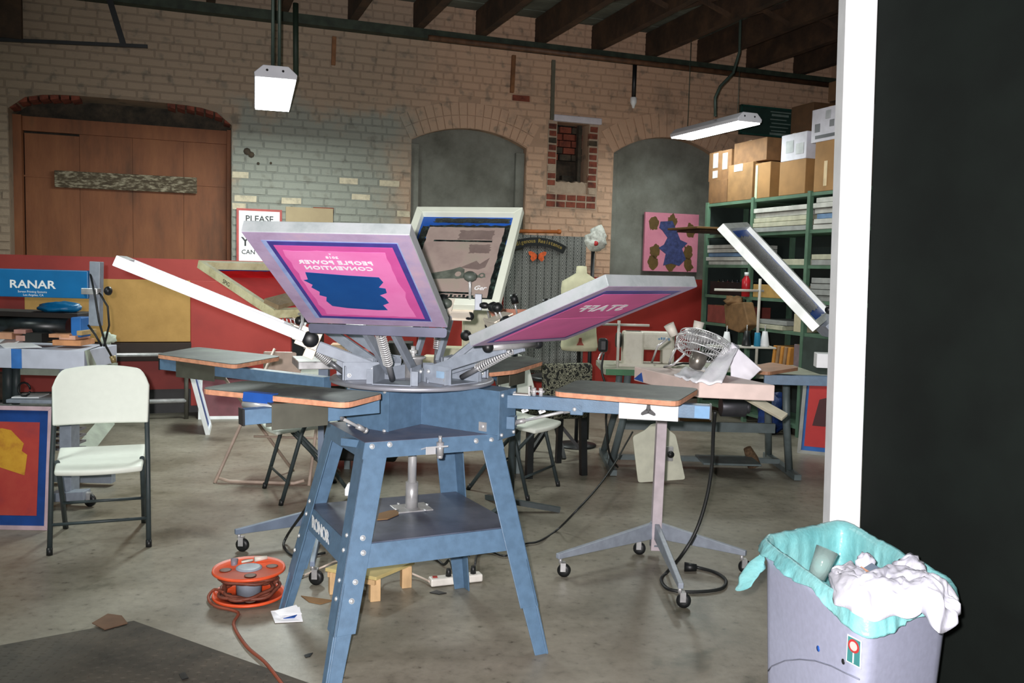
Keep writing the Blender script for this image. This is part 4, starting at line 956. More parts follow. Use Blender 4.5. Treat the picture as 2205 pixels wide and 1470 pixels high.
# beige tube chair with crossed legs
t = thing('folding_chair', 'beige steel folding chair with crossed thin legs, left behind the press', 'chair', fl(560, 1045))
A, B = fl(462, 1040), fl(665, 1046); m_bg = mat('beige_tube', (186, 164, 150), .45)
up1, up2 = at(500, 800, A.y+.35), at(640, 800, B.y+.4)
bk1, bk2 = fl(620, 955+20), fl(700, 960)
for s, (p, u_) in enumerate(((A, up2*.0+V((A.x+.28, A.y+.42, .86))), (B, V((B.x+.02, B.y+.42, .86))))):
    q = MB(); q.path([p, p+(u_-p)*.1, p+(u_-p)*.5, u_], .011, 8); q.build('leg', m_bg, t)
for p, u_ in ((V((A.x+.42, A.y+.40, 0)), V((A.x-.0, A.y-.02, .80))), (V((B.x+.12, B.y+.42, 0)), V((B.x-.22, B.y+.02, .46)))):
    q = MB(); q.path([p, p+(u_-p)*.5, u_], .011, 8); q.build('leg', m_bg, t)
q = MB(); q.path([A+V((.03, .0, .035)), A+V((.1, 0, .015)), B+V((-.1, 0, .015)), B+V((-.03, 0, .035))], .011); q.build('foot_rail', m_bg, t)
q = MB(); q.tube(V((A.x+.2, A.y+.2, .28)), V((B.x+.05, B.y+.2, .28)), .008); q.build('stretcher', m_bg, t)
q = MB(); q.box((A.x+.35, A.y+.22, .44), (.40, .38, .03), 5); q.build('seat', m_bg, t, bevel=.012)
q = MB(); q.box((A.x+.40, A.y+.44, .76), (.40, .02, .16), 5); q.build('backrest', m_bg, t, bevel=.008)
# upholstered chair with squiggle fabric
m = bpy.data.materials.new('squiggle_fabric'); m.use_nodes = True; nt = m.node_tree; N = nt.nodes; L = nt.links; b = N['Principled BSDF']; b.inputs['Roughness'].default_value = .9
geo = N.new('ShaderNodeNewGeometry'); no = N.new('ShaderNodeTexNoise'); no.inputs['Scale'].default_value = 26; no.inputs['Detail'].default_value = 1; L.new(geo.outputs['Position'], no.inputs['Vector'])
rp = N.new('ShaderNodeValToRGB'); rp.color_ramp.interpolation = 'CONSTANT'; e = rp.color_ramp.elements
for p_, c_ in ((0, (30, 32, 28)), (.42, (150, 150, 128)), (.455, (30, 32, 28)), (.50, (150, 150, 128)), (.535, (30, 32, 28)), (.58, (150, 150, 128)), (.61, (30, 32, 28))):
    k = e.new(p_) if p_ else e[0]; k.color = (*s2l(c_), 1)
rp.color_ramp.elements[-1].color = (*s2l((30, 32, 28)), 1)
L.new(no.outputs[0], rp.inputs[0]); L.new(rp.outputs[0], b.inputs['Base Color']); m_sq = m
c = (fl(1264, 1022)+fl(1130, 1030)+fl(1205, 996))/3+V((.05, .12, 0)); t = thing('side_chair', 'upholstered chair with squiggle-patterned cover and black legs, behind the white folding chair', 'chair', c)
bx = (fl(1264, 1022)-fl(1130, 1030)).normalized(); by = V((-bx.y, bx.x, 0))
cc = (fl(1264, 1022)+fl(1130, 1030))/2
for s in (-1, 1):
    q = MB(); q.bar(cc+bx*s*.21, cc+bx*s*.20+by*.02+UP*.42, .045, .045, by); q.build('leg', m_black, t)
    q = MB(); q.bar(cc+bx*s*.19+by*.42, cc+bx*s*.19+by*.40+UP*.42, .04, .04, by); q.build('leg', m_black, t)
q = MB(); q.obox(cc+by*.21+UP*.455, bx, by, UP, .46, .46, .09); q.build('seat', m_sq, t, bevel=.03)
q = MB(); q.obox(cc+bx*.06+by*.0+UP*.655, bx, (by+UP*-.12).normalized(), UP, .38, .07, .31); q.build('backrest', m_sq, t, bevel=.03)
q = MB(); dsk = at(1196, 812, 6.9); q.lathe(dsk, [(0, -.02), (.20, -.02), (.21, 0), (.19, .015), (0, .02)], UP, 24); st = V((dsk.x, dsk.y, 0)); q.tube(dsk-UP*.02, V((dsk.x, dsk.y, .3)), .025)
q2 = thing('stool', 'round black stool seat behind the squiggle-patterned chair', 'stool', (dsk.x, dsk.y, 0)); q.build('seat', m_black, q2)
q = MB(); 
for k in range(5):
    a = 2*math.pi*k/5; q = MB(); q.bar(V((dsk.x, dsk.y, .3)), V((dsk.x+.24*math.cos(a), dsk.y+.24*math.sin(a), .02)), .03, .025); q.build('leg', m_black, q2)
# ---- blue dryer on its table at the left
Yd = 4.95
def apx(u, v, Y=Yd): return at(u, v, Y)
t = thing('flash_dryer', 'bright blue heater box with white lettering on a grey upright, at the far left', 'dryer', (-2.7, Yd, 0))
p0, p1 = apx(-60, 578), apx(189, 583); m_bd = mat('bright_blue_enamel', (10, 104, 162), .4, var=.05, scale=8)
h_ = apx(189, 583).z-apx(189, 643).z
q = MB(); dX = (V((p1.x, p1.y, 0))-V((p0.x, p0.y, 0))).normalized(); cz = p1.z-h_/2; q.obox(V(((p0.x+p1.x)/2, Yd+.05, cz)), dX, V((0, 1, 0)), UP, p1.x-p0.x, .1, h_); hd = q.build('heater_box', m_bd, t, bevel=.004)
tc2 = apx(70, 620); q = text_mb('RANAR', .078, V((tc2.x, Yd-.001, tc2.z)), dX, UP, .001, bold=.02, flat_scale=(1, .8)); q.build('lettering', m_white, hd)
tc2 = apx(70, 630); q = text_mb('Screen Printing Systems', .017, V((tc2.x, Yd-.001, tc2.z)), dX, UP, .0005); q.build('lettering', m_white, hd)
tc2 = apx(72, 637); q = text_mb('Los Angeles, CA', .017, V((tc2.x, Yd-.001, tc2.z)), dX, UP, .0005); q.build('lettering', m_white, hd)
a, b = apx(201, 563), apx(199, 702); q = MB(); q.bar(a+V((0, .04, 0)), b+V((0, .04, 0)), .05, .06, V((1, 0, 0))); up_ = q.build('upright', m_bluegray, t, bevel=.003)
q = MB(); c = apx(200, 627); q.obox(c+V((-.01, -.0, 0)), dX, V((0, 1, 0)), UP, .09, .05, .035); q.build('slide_clamp', m_steel, up_, bevel=.003)
q = MB(); c = apx(214, 626); knob(q, c+V((.02, .03, 0)), (1, 0, 0), .026); q.build('knob', m_black, up_)
# table
za, zb_ = apx(100, 752).z, apx(100, 793).z
t2 = thing('work_table', 'pale grey work table with a blue tape stripe, under the blue heater box', 'table', (-2.7, Yd, 0))
xr = apx(186, 770).x; q = MB(); q.obox(V((xr-.7, Yd+.18, (za+zb_)/2)), (1, 0, 0), (0, 1, 0), UP, 1.4, .41, za-zb_); q.build('tabletop', mat('pale_table', (196, 200, 216), .5, var=.04), t2, bevel=.003)
q = MB(); a, b = apx(30, 770).x, apx(52, 770).x; q.obox(V(((a+b)/2, Yd-.026, (za+zb_)/2)), (1, 0, 0), (0, 1, 0), UP, b-a, .002, za-zb_+.002); q.build('tape_strip', mat('pale_blue_tape2', (60, 120, 196), .5), t2)
q = MB(); a = V((xr+.0, Yd-.02, za)); b = apx(235, 738, Yd+.5)
q.prism([a, V((xr+.02, Yd-.02, zb_)), V((b.x, b.y, zb_+.06)), V((b.x, b.y, za))], V((.012, 0, 0))); q.build('side_flap', mat('pale_green_grey', (150, 158, 144), .6), t2)
for u0, u1, v0, v1 in ((130, 170, 800, 1062),):
    a, b = apx(150, 800, 5.15), apx(150, 1062, 5.15); q = MB(); q.bar(V((a.x, 5.15, zb_)), V((b.x, 5.15, b.z)), .105, .07, V((1, 0, 0))); q.build('column', m_bluegray, t2, bevel=.004)
a, b = apx(113, 1068, 5.1), apx(188, 1064, 5.1); q = MB(); q.bar(a, b, .09, .052); bs_ = q.build('foot_bar', m_bluegray, t2, bevel=.004)
def caster(par, c, r=.03, m=m_black):
    """c: underside of the mounting point"""
    cz = r; q = MB(); q.tube(V((c.x, c.y, max(c.z, 2*r+.012))), V((c.x, c.y, 2*r+.002)), .009); q.obox(V((c.x+.012, c.y, cz+r*.55)), (1, 0, 0), (0, 1, 0), UP, .025, .035, r*1.3); fk = q.build('caster', m_steel, par)
    q = MB(); q.lathe(V((c.x+.015, c.y-.011, cz)), [(0, 0), (r*.5, -.001), (r, .003), (r, .019), (r*.5, .023), (0, .022)], V((.25, 1, 0)), 18)
    if par.parent is None: q.build('wheel', m, fk)
    else: q.build('wheel', m, par)
cA = apx(160, 1082, 4.95); caster(t2, V((cA.x, 5.1, cA.z)), .038)
q = MB(); q.obox(V((xr-.75, 5.6, .05)), (1, 0, 0), (0, 1, 0), UP, 1.2, .06, .06); q.build('foot_bar', m_bluegray, t2)
q = MB(); q.bar(V((xr-1.2, 5.3, 0)), V((xr-1.2, 5.3, zb_)), .06, .06); q.build('leg', m_bluegray, t2)
a, b = apx(175, 975, 5.3), apx(232, 905, 5.9); q = MB(); q.bar(a, b, .02, .10, V((0, 1, 0))); q.build('side_panel', mat('pale_green_grey', (150, 158, 144), .6), t2)
for k in range(5):
    q = MB(); a = apx(124, 908+k*14, 5.3); q.box((a.x+.05, 5.3, a.z), (.20, .1, .012)); q.build('vent_slat', mat('slat_grey', (120, 118, 122), .5), t2)
q = MB(); a = apx(36, 797); q.obox(V((a.x+.12, Yd+.3, zb_-.035)), (1, 0, 0), (0, 1, 0), UP, .5, .3, .05); q.build('undershelf', mat('pale_green_grey', (150, 158, 144), .6), t2)
# dark motor parts under the table, with hose
tm = thing('motor_unit', 'dark motor and hose cluster hanging under the pale grey table', 'machine', (-2.75, 5.1, .5))
q = MB(); a, b = apx(18, 800, 5.1), apx(18, 868, 5.1); q.tube(V((a.x, 5.1, zb_)), b, .03, n=12); q.build('pipe', m_darkleg, tm)
a, b = apx(36, 800, 5.1), apx(34, 870, 5.1); q = MB(); q.tube(V((a.x, 5.1, zb_)), b, .022, n=12); q.build('pipe', m_darkleg, tm)
q = MB(); c = apx(52, 838, 5.05); q.path([c+V((.035*math.cos(x), 0, .04*math.sin(x))) for x in [i*.5 for i in range(13)]], .006, closed=False); q.build('hose', m_black, tm)
q = MB(); c = apx(10, 830, 5.2); q.box(c, (.12, .1, .16)); q.build('motor', blend('dusty_motor', [(40, 34, 30), (80, 60, 48)], 30, .7, .4), tm, bevel=.02)
q = MB(); a = apx(30, 864, 4.97); q.box((a.x+.12, 5.1, a.z), (.34, .25, .02), 2); tag(q.build('tray', m_bluegray, bevel=.003), 'pale tray lying above the leaning red and yellow screen', 'tray')
q = MB(); a = apx(62, 856, 5.1); q.box((a.x, 5.12, a.z), (.15, .16, .025), 8); tag(q.build('paper_pad', m_paper, bevel=.003), 'pale paper pad on the tray under the grey table', 'paper')
# things on the left table
q = MB(); a, b = apx(-40, 700, Yd+.2), apx(150, 700, Yd+.2); R_r = .052
a.z = b.z = za+.115; q.tube(a, b, R_r, n=20); rl = tag(q.build('fabric_roll', mat('black_green_roll', (26, 32, 34), .35, var=.3, scale=20)), 'long black roll lying on wood blocks on the grey table', 'roll')
q = MB(); a2 = apx(152, 700, Yd+.14); q.obox(V((a2.x+.045, Yd+.17, za+.12)), (1, 0, 0), (0, 1, 0), UP, .06, .12, .115); tag(q.build('blue_block', mat('blue_cloth_tape', (34, 104, 176), .6), bevel=.006), 'bright blue square block at the end of the black roll', 'block')
q = MB(); a, b = apx(-40, 668, Yd+.25), apx(180, 665, Yd+.25); q.bar(V((a.x, Yd+.3, za+.185)), V((b.x, Yd+.3, za+.18)), .25, .03); tag(q.build('dark_plank', mat('dark_plank', (44, 38, 34), .7), bevel=.003), 'dark plank resting above the black roll', 'board')
q = MB(); c = apx(112, 657, Yd+.2)
def blob(q, c, sx, sy, sz, seed, rough=.25, nu=26, nv=14, flat=0):
    def f(u, v):
        th = u*2*math.pi; ph = (v-.5)*math.pi; d = V((math.cos(ph)*math.cos(th), math.cos(ph)*math.sin(th), math.sin(ph)))
        k = 1+rough*noise.noise(d*1.7+V((seed, 0, 0)))+rough*.6*noise.noise(d*4.5+V((0, seed, 0)))+rough*.3*noise.noise(d*10+V((0, 0, seed)))
        z = d.z*k*sz
        return c+V((d.x*k*sx, d.y*k*sy, max(z, -sz*flat) if flat else z))
    return q.grid(f, nu, nv, wrap=True)
blob(q, V((c.x, Yd+.28, za+.225)), .135, .09, .032, 3, .25); tag(q.build('blue_bag', mat('blue_plastic_bag', (10, 108, 158), .4, var=.1, bump=.2), None), 'crumpled blue bag between the blue heater box and the black roll', 'bag')
random.seed(11)
for i, (u, v, wu, hv, cl) in enumerate(((15, 722, 40, 14, (190, 140, 110)), (50, 713, 26, 9, (180, 130, 120)), (48, 727, 20, 12, (186, 140, 128)), (135, 722, 46, 8, (206, 148, 110)), (152, 726, 36, 9, (216, 164, 140)), (150, 737, 62, 12, (206, 144, 98)), (80, 726, 44, 20, (34, 34, 32)), (178, 716, 12, 10, (180, 150, 100)))):
    c = apx(u, v, Yd+.12); q = MB(); q.box(c+V((0, .05, 0)), (wu*.0026, .18, hv*.0026), random.uniform(-8, 8))
    lb = ['short peach wood offcut at the left end of the grey table', 'thin brown wood offcut below the black roll', 'small pinkish wood offcut beside the dark block', 'long thin peach offcut under the blue block', 'pale peach offcut on top of the thick plank end', 'thick peach plank end at the table corner', 'dark block lying among the wood offcuts', 'small yellowish offcut by the upright'][i]
    tag(q.build('wood_offcut', mat('offcut_%d' % i, cl, .7, var=.12), bevel=.002), lb, 'wood', 'wood offcuts on the grey table')
q = MB(); c = apx(45, 745, Yd+.05); q.prism([apx(25, 722, Yd+.25), apx(90, 748, Yd), apx(10, 750, Yd), apx(-10, 735, Yd+.2)], UP*.003); tag(q.build('paper_sheet', m_paper), 'white paper sheet slipping over the table edge at the far left', 'paper')
q = MB(); q.path([apx(195, 590, Yd+.02), apx(205, 640, 4.9), apx(213, 690, 4.9), apx(228, 745, 4.95), apx(241, 768, 5.0)], .006); q.path([apx(214, 630, 4.95), apx(232, 660, 4.95), apx(235, 700, 4.95), apx(224, 745, 5.0)], .006); q.path([apx(190, 700, 4.95), apx(205, 720, 4.92), apx(219, 745, 4.95)], .006)
tag(q.build('electric_cable', m_cable), 'black looping cord hanging off the right end of the blue dryer table', 'cord', kind=None)
q = MB(); c = apx(242, 766, 5.0); q.tube(c, c+V((.01, 0, -.04)), .018, .014); tag(q.build('plug', mat('brass_plug', (150, 130, 90), .4, .4)), 'small brass plug hanging in front of the dark shelf box', 'plug')
q = MB(); blob(q, apx(233, 728, 5.1), .04, .04, .035, 9, .5, 12, 8); tag(q.build('tissue', mat('pale_tissue', (206, 218, 200), .8)), 'crumpled pale tissue at the corner of the blue dryer table', 'tissue')
# ---- leaning screens
def lean_screen(p0, p1, h_, tilt, label, m_f, m_in, th=.035, rw=.035, inner=None):
    d = (p1-p0).normalized(); nb = UP.cross(d).normalized(); nb = nb if nb.dot(p0-CP) > 0 else -nb
    up2 = (UP*math.cos(tilt)+nb*math.sin(tilt)).normalized(); W_ = (p1-p0).length; n = d.cross(up2); n = n if n.dot(CP-p0) > 0 else -n
    t = thing('print_screen', label, 'printing screen', (p0+p1)/2)
    lp = lambda x, y, z=0: p0+d*x+up2*y+n*z
    for pts in ([(0, 0), (W_, 0), (W_-rw, rw), (rw, rw)], [(0, h_), (W_, h_), (W_-rw, h_-rw), (rw, h_-rw)], [(0, 0), (0, h_), (rw, h_-rw), (rw, rw)], [(W_, 0), (W_, h_), (W_-rw, h_-rw), (W_-rw, rw)]):
        q = MB(); q.prism([lp(x, y, 0) for x, y in pts], -n*th); q.build('frame_rail', m_f, t, bevel=.002)
    q = MB(); q.prism([lp(x, y, -th*.5) for x, y in rect(rw-.005, W_-rw+.005, rw-.005, h_-rw+.005)], -n*.001); q.build('mesh_fabric', m_in, t)
    return t, lp, W_, n
m_pf = mat('pinkish_frame', (196, 168, 178), .5)
m_nb = mat('navy_blocked_mesh', (20, 66, 138), .45, var=.08)
p1 = fl(103, 1142); p0 = p1+V((-.62, -.02, 0))
hh = .66
t, lp, W_, n = lean_screen(p0, p1, hh, math.radians(6), 'leaning screen of red and yellow print with a blue border, at the far left', m_pf, m_nb, rw=.022)
m_redp = blend('worn_red_emulsion', [(150, 56, 60), (176, 60, 54), (184, 72, 60)], 5, .5, .05)
z0 = -.0165; q = MB(); q.prism([lp(x, y, z0) for x, y in rect(.07, W_-.07, .075, hh-.085)], n*.001); q.build('emulsion', m_redp, t)
random.seed(4); q = MB(); q.prism([lp(x, y, z0+.0012) for x, y in [(.2, .30), (.35, .33), (W_-.14, .29), (W_-.13, .40), (W_-.16, .42), (W_-.15, .46), (W_-.19, .50), (W_-.22, .53), (.35, .54), (.2, .50)]], n*.001); q.build('print', blend('yellow_print', [(176, 110, 40), (206, 150, 44), (214, 160, 50)], 12, .5, .05), t)
p0, p1 = fl(418, 907), fl(520, 905)
lean_screen(p0+V((0, .1, 0)), p1+V((.12, .1, 0)), .42, math.radians(12), 'leaning screen with maroon mesh and white frame, on the floor by the red panel', m_white, mat('maroon_mesh', (110, 58, 66), .5), rw=.03)
a, b = at(420, 818, 7.05), fl(452, 936); 
lean_screen(b+V((0, 0, 0)), b+V((-.125, .42, 0)), .60, math.radians(14), 'narrow white screen frame leaning edge-on beside the maroon one', m_white, m_nb, rw=.03)
p0, p1 = fl(1716, 975), fl(1716, 975)+V((.44, -.19, 0))
t, lp, W_, n = lean_screen(p0, p1, .70, math.radians(24), 'leaning red screen with a dark shape, low beside the white post', mat('grey_frame_worn', (150, 150, 146), .5), mat('blue_edge_mesh', (34, 96, 170), .45), rw=.03)
z0 = -.0165; q = MB(); q.prism([lp(x, y, z0) for x, y in rect(.05, W_-.04, .07, .62)], n*.001); q.build('emulsion', blend('bright_red_emulsion', [(176, 34, 36), (196, 44, 42)], 4, .5, .05), t)
q = MB(); q.prism([lp(x, y, z0+.0012) for x, y in [(.10, .25), (.35, .25), (.33, .47), (.25, .52), (.14, .48)]], n*.001); q.build('print', mat('dark_red_shape', (70, 18, 24), .5), t)
# ---- second dryer: slab on a wheeled stand with pale head
Z1 = .985
A, B, KN = fl(1366, 789, Z1), fl(1669, 829, Z1), fl(1506, 822, Z1); dd = (KN-A).normalized(); nn = (B-KN).normalized(); n_out = V((dd.y, -dd.x, 0)); n_out = n_out if n_out.dot(CP-A) > 0 else -n_out
t = thing('flash_dryer', 'flat beige heater slab on a wheeled pole stand, right of the press', 'dryer', fl(1410, 1190))
q = MB(); hs = .07
q.prism([KN-UP*hs, B-UP*hs, B+(A-KN)-UP*hs, A-UP*hs], UP*hs); slab = q.build('heater_slab', mat('beige_slab', (214, 192, 184), .55, var=.05), t, bevel=.004)
q = MB(); q.prism([A+n_out*.001-UP*.062+dd*.002, A+dd*.10+n_out*.001-UP*.066, A+dd*.08+n_out*.001-UP*.02], n_out*.001); q.build('tape_strip', m_tapeblue, slab)
base = fl(1410, 1194); tp = at(1424, 915, 4.42)
mid = (A+B)/2; pole_top = tp+(tp-base).normalized()*((Z1-hs-tp.z)/((tp-base).normalized().z))
q = MB(); q.bar(base+UP*.03, V((pole_top.x, pole_top.y, Z1-hs-.0)), .052, .05, V((1, 0, 0))); pole = q.build('pole', mat('pinkish_grey_pole', (196, 184, 190), .45), t, bevel=.003)
q = MB(); q.bar(V((pole_top.x, pole_top.y, Z1-hs-.015)), mid-UP*(hs+.015), .05, .03); q.build('support_arm', m_bluegray, t)
for (u, v, ww) in ((1200, 1205, 1), (1606, 1198, 1), (1466, 1270, 1), (1362, 1158, 1)):
    e = fl(u, v, .085); d_ = (e-base); d_.z = 0; Ld = d_.length; d_.normalize(); x = V((d_.y, -d_.x, 0)); c = V((base.x, base.y, 0))
    q = MB(); q.prism([c+d_*.02+UP*.09-x*.012, c+d_*Ld+UP*.09-x*.012, c+d_*Ld+UP*.115-x*.012, c+d_*.02+UP*.175-x*.012], x*.024); lg = q.build('leg', m_bluegray, t, bevel=.003)
    caster(t, c+d_*(Ld-.02)+UP*.09, .032)
q = MB(); q.tube(base+UP*.0+UP*.05, base+UP*.18, .03); q.build('pole_socket', m_bluegray, t)
a, b = at(1604, 850, 4.5), at(1690, 898, 4.35); q = MB(); q.bar(a, b, .02, .05, nn); q.build('slanted_strut', mat('pale_slat', (196, 190, 168), .6), t, bevel=.003)
# stand behind the press (another dryer on casters)
t = thing('dryer_stand', 'blue-grey wheeled stand with its foot showing behind the press legs', 'stand', fl(690, 1165))
c = fl(695, 1160); cz = V((c.x, c.y, 0))
for (u, v) in ((506, 1150), (672, 1220), (860, 1150), (760, 1105)):
    e = fl(u, v, .09); d_ = V((e.x-cz.x, e.y-cz.y, 0)); Ld = d_.length; d_.normalize(); x = V((d_.y, -d_.x, 0))
    q = MB(); q.prism([cz+UP*.09-x*.012, cz+d_*Ld+UP*.09-x*.012, cz+d_*Ld+UP*.115-x*.012, cz+UP*.175-x*.012], x*.024); q.build('leg', mat('blue_grey_leg', (112, 126, 146), .45), t, bevel=.003); caster(t, cz+d_*(Ld-.02)+UP*.09, .034)
q = MB(); q.bar(cz+UP*.1, cz+UP*.93, .05, .05); q.build('pole', mat('blue_grey_leg', (112, 126, 146)), t)
q = MB(); q.box((cz.x, cz.y, .945), (.3, .3, .04), 20); q.build('head', m_steel, t, bevel=.004)
# ---- desk fan and cloth on the slab
fc = at(1512, 762, 4.2); fc.z = Z1+.135; ax_ = (V((.32, .30, .9))).normalized()
t = thing('desk_fan', 'chrome desk fan with a wire cage, lying tipped on the beige slab', 'fan', V((fc.x, fc.y, Z1)))
d_, x_, y_ = frame3(ax_)
ring = lambda r, h, n=36: [fc+d_*h+(x_*math.cos(2*math.pi*i/n)+y_*math.sin(2*math.pi*i/n))*r for i in range(n)]
for r, h, wr in ((.128, .0, .004), (.118, .034, .003), (.122, -.04, .003), (.05, .046, .003), (.07, -.06, .003)):
    q = MB(); q.path(ring(r, h), wr, 6, closed=True); q.build('cage_ring', m_chrome, t)
q = MB()
for i in range(56):
    a = 2*math.pi*i/56; rv = x_*math.cos(a)+y_*math.sin(a); q.path([fc+d_*.047+rv*.03, fc+d_*.04+rv*.10, fc+d_*.01+rv*.127, fc-d_*.03+rv*.124, fc-d_*.058+rv*.08], .0012, 4)
tag(q.build('cage_wires', m_chrome, t), kind='stuff')
q = MB(); q.lathe(fc, [(0, .05), (.035, .048), (.035, .03), (.02, .01)], d_, 20); q.build('hub_badge', m_steel, t)
for k in range(4):
    a = 2*math.pi*k/4+.3; rv = x_*math.cos(a)+y_*math.sin(a); sv = x_*-math.sin(a)+y_*math.cos(a); q = MB(); q.prism([fc+rv*.02-sv*.01, fc+rv*.105-sv*.03+d_*.01, fc+rv*.11+sv*.02+d_*-.01, fc+rv*.02+sv*.012-d_*.01], d_*.002); q.build('blade', m_steel, t)
q = MB(); q.lathe(fc-d_*.12, [(0, -.01), (.03, 0), (.04, .03), (.04, .075), (.03, .08)], d_, 18); q.build('motor', mat('fan_motor', (130, 124, 116), .3, .7), t)
q = MB(); a = at(1440, 812, 4.45); a.z = Z1+.005; q.path([a, at(1443, 775, 4.4), at(1455, 750, 4.35), fc-x_*.0-d_*.0+(at(1475, 748, 4.35)-fc)], .0065); b = at(1425, 818, 4.4); q.path([V((b.x+.01, b.y, Z1+.004)), at(1450, 785, 4.35), at(1475, 762, 4.35)], .0065); q.path([V((at(1410, 790, 4.5).x, 4.6, Z1+.004)), at(1416, 745, 4.5), at(1438, 728, 4.5)], .006); q.build('wire_stand', m_chrome, t)
q = MB()
for (u, v, u2, v2) in ((1452, 722, 1440, 698), (1500, 715, 1506, 692)): a, b = at(u, v, 4.42), at(u2, v2, 4.42); q.tube(a, b, .022, .027, n=16)
q.build('foot_pads', mat('cream_rubber', (214, 208, 196), .5), t)
q = MB(); q.path([at(1402, 828, 4.3), at(1410, 808, 4.35), at(1432, 790, 4.4), at(1470, 782, 4.5), at(1500, 783, 4.55)], .005); tag(q.build('electric_cable', m_cable), 'black fan cord curling over the edge of the beige slab', 'cord')
# white cloth: a draped sheet with a raised tent
m_cl = blend('white_cloth', [(232, 230, 238), (244, 242, 248), (250, 250, 252)], 8, .8, .15)
def quadpatch(q, P, nu, nv, amp, seed):
    a, b, c_, d__ = P
    nrm = (b-a).cross(d__-a).normalized()
    q.grid(lambda u, v: a*(1-u)*(1-v)+b*u*(1-v)+c_*u*v+d__*(1-u)*v+nrm*amp*(noise.noise(V((u*3+seed, v*3, seed)))+.4*noise.noise(V((u*9, v*9+seed, seed)))), nu, nv)
q = MB()
z = Z1+.004
f0 = lambda u, v, Y: at(u, v, Y)
quadpatch(q, [fl(1452, 805, z+.01), fl(1500, 822, z+.004), at(1545, 800, 4.28), at(1490, 785, 4.5)], 14, 10, .02, 1)
quadpatch(q, [fl(1500, 822, z+.004), fl(1555, 824, z+.004), at(1588, 748, 4.12), at(1570, 736, 4.32)], 14, 16, .012, 4)
quadpatch(q, [at(1545, 800, 4.28), fl(1500, 822, z+.004), at(1568, 738, 4.30), at(1560, 745, 4.38)], 10, 8, .01, 7)
tag(q.build('white_cloth', m_cl, solid=.006), 'white cloth spread beside the fan on the beige slab', 'cloth')
q = MB(); quadpatch(q, [at(1575, 737, 4.18), at(1640, 795, 4.05), at(1610, 822, 4.12), at(1572, 822, 4.1)], 14, 14, .008, 9)
quadpatch(q, [at(1575, 737, 4.18), at(1572, 822, 4.1), at(1600, 815, 4.35), at(1590, 745, 4.35)], 8, 10, .008, 11)
tag(q.build('paper_bag', mat('white_paper_sheet', (232, 230, 238), .7, var=.03), solid=.004), 'folded white paper sheet standing like a tent on the slab corner', 'paper')
# ---- cables and the plug under the right stand
q = MB(); P = [at(1540, 885, 3.9), at(1536, 930, 3.95), at(1533, 1000, 4.0), at(1522, 1070, 4.02), at(1500, 1140, 4.02), at(1468, 1195, 4.0), fl(1436, 1232, .01), fl(1424, 1248, .01), fl(1440, 1268, .01), fl(1490, 1274, .01), fl(1550, 1268, .01), fl(1563, 1250, .01), fl(1540, 1232, .01), fl(1505, 1222, .01), fl(1492, 1219, .02)]
def smooth(P, n=5):
    out = []; k = len(P)
    for i in range(k-1):
        p0, p1, p2, p3 = P[max(0, i-1)], P[i], P[i+1], P[min(k-1, i+2)]
        for j in range(n):
            t_ = j/n; out.append(.5*((2*p1)+(p2-p0)*t_+(2*p0-5*p1+4*p2-p3)*t_*t_+(3*p1-p0-3*p2+p3)*t_**3))
    return out+[P[-1]]
t = thing('electric_cable', 'thick black cord hanging from the right platen arm and coiled on the floor', 'cord', fl(1490, 1250)); q.path(smooth(P), .0085, 8); q.build('cable', m_cable, t)
q = MB(); a = fl(1478, 1220, .02); b = fl(1500, 1222, .02); q.tube(a-V((.01, 0, 0)), b, .024, .017, n=12); q.build('plug', m_black, t)
q = MB(); q.path(smooth([at(1362, 930, 5.9), at(1345, 960, 5.7), at(1325, 995, 5.4), at(1290, 1045, 5.1), at(1245, 1095, 4.75), fl(1200, 1140, .01), fl(1160, 1165, .01), fl(1125, 1172, .01), fl(1090, 1196, .01), fl(1060, 1188, .01), fl(1030, 1190, .01), fl(1023, 1215, .03)]), .006, 8); tag(q.build('electric_cable', m_cable), 'long thin black cord running from the sewing table down to the power strip', 'cord')
q = MB(); q.path(smooth([fl(975, 1225, .03), fl(968, 1205, .05), fl(955, 1215, .01), fl(935, 1200, .01), fl(900, 1188, .01), fl(860, 1180, .01)]), .007, 8); tag(q.build('electric_cable', m_cable), 'black cord bending behind the rear press leg into the power strip', 'cord')
q = MB(); q.path(smooth([at(700, 900, 3.9), at(698, 980, 4.1), at(672, 1070, 4.2), fl(620, 1150, .05), fl(612, 1178, .01), fl(640, 1198, .01), fl(700, 1190, .01)]), .007, 8); tag(q.build('electric_cable', m_cable), 'black cord looping outside the left rear press leg', 'cord')
# power strip
a, b = fl(925, 1252, .02), fl(1036, 1240, .02); t = thing('power_strip', 'white power strip on the floor at the rear press leg', 'power strip', (a+b)/2-UP*.02)
q = MB(); q.bar(a, b, .055, .035); q.build('body', mat('white_strip', (224, 220, 212), .4), t, bevel=.007)
for f in (.1,): q = MB(); q.box((a+(b-a)*f)+UP*.02, (.022, .014, .006), 10); q.build('switch', mat('red_switch', (150, 40, 30), .4), t)
for f in (.36, .84):
    c = a+(b-a)*f+UP*.018; q = MB(); q.tube(c, c+UP*.035, .014, .010); q.build('plug', m_black, t)
q = MB(); q.path(smooth([fl(926, 1252, .02), fl(900, 1240, .015), fl(860, 1224, .04), fl(820, 1216, .065), fl(800, 1215, .10), fl(760, 1212, .10), fl(725, 1208, .07), fl(700, 1218, .02), fl(650, 1240, .008), fl(625, 1248, .008)]), .005, 8); tag(q.build('electric_cable', mat('white_cable', (206, 190, 176), .5)), 'white cord running over the little wooden stool to the power strip', 'cord')
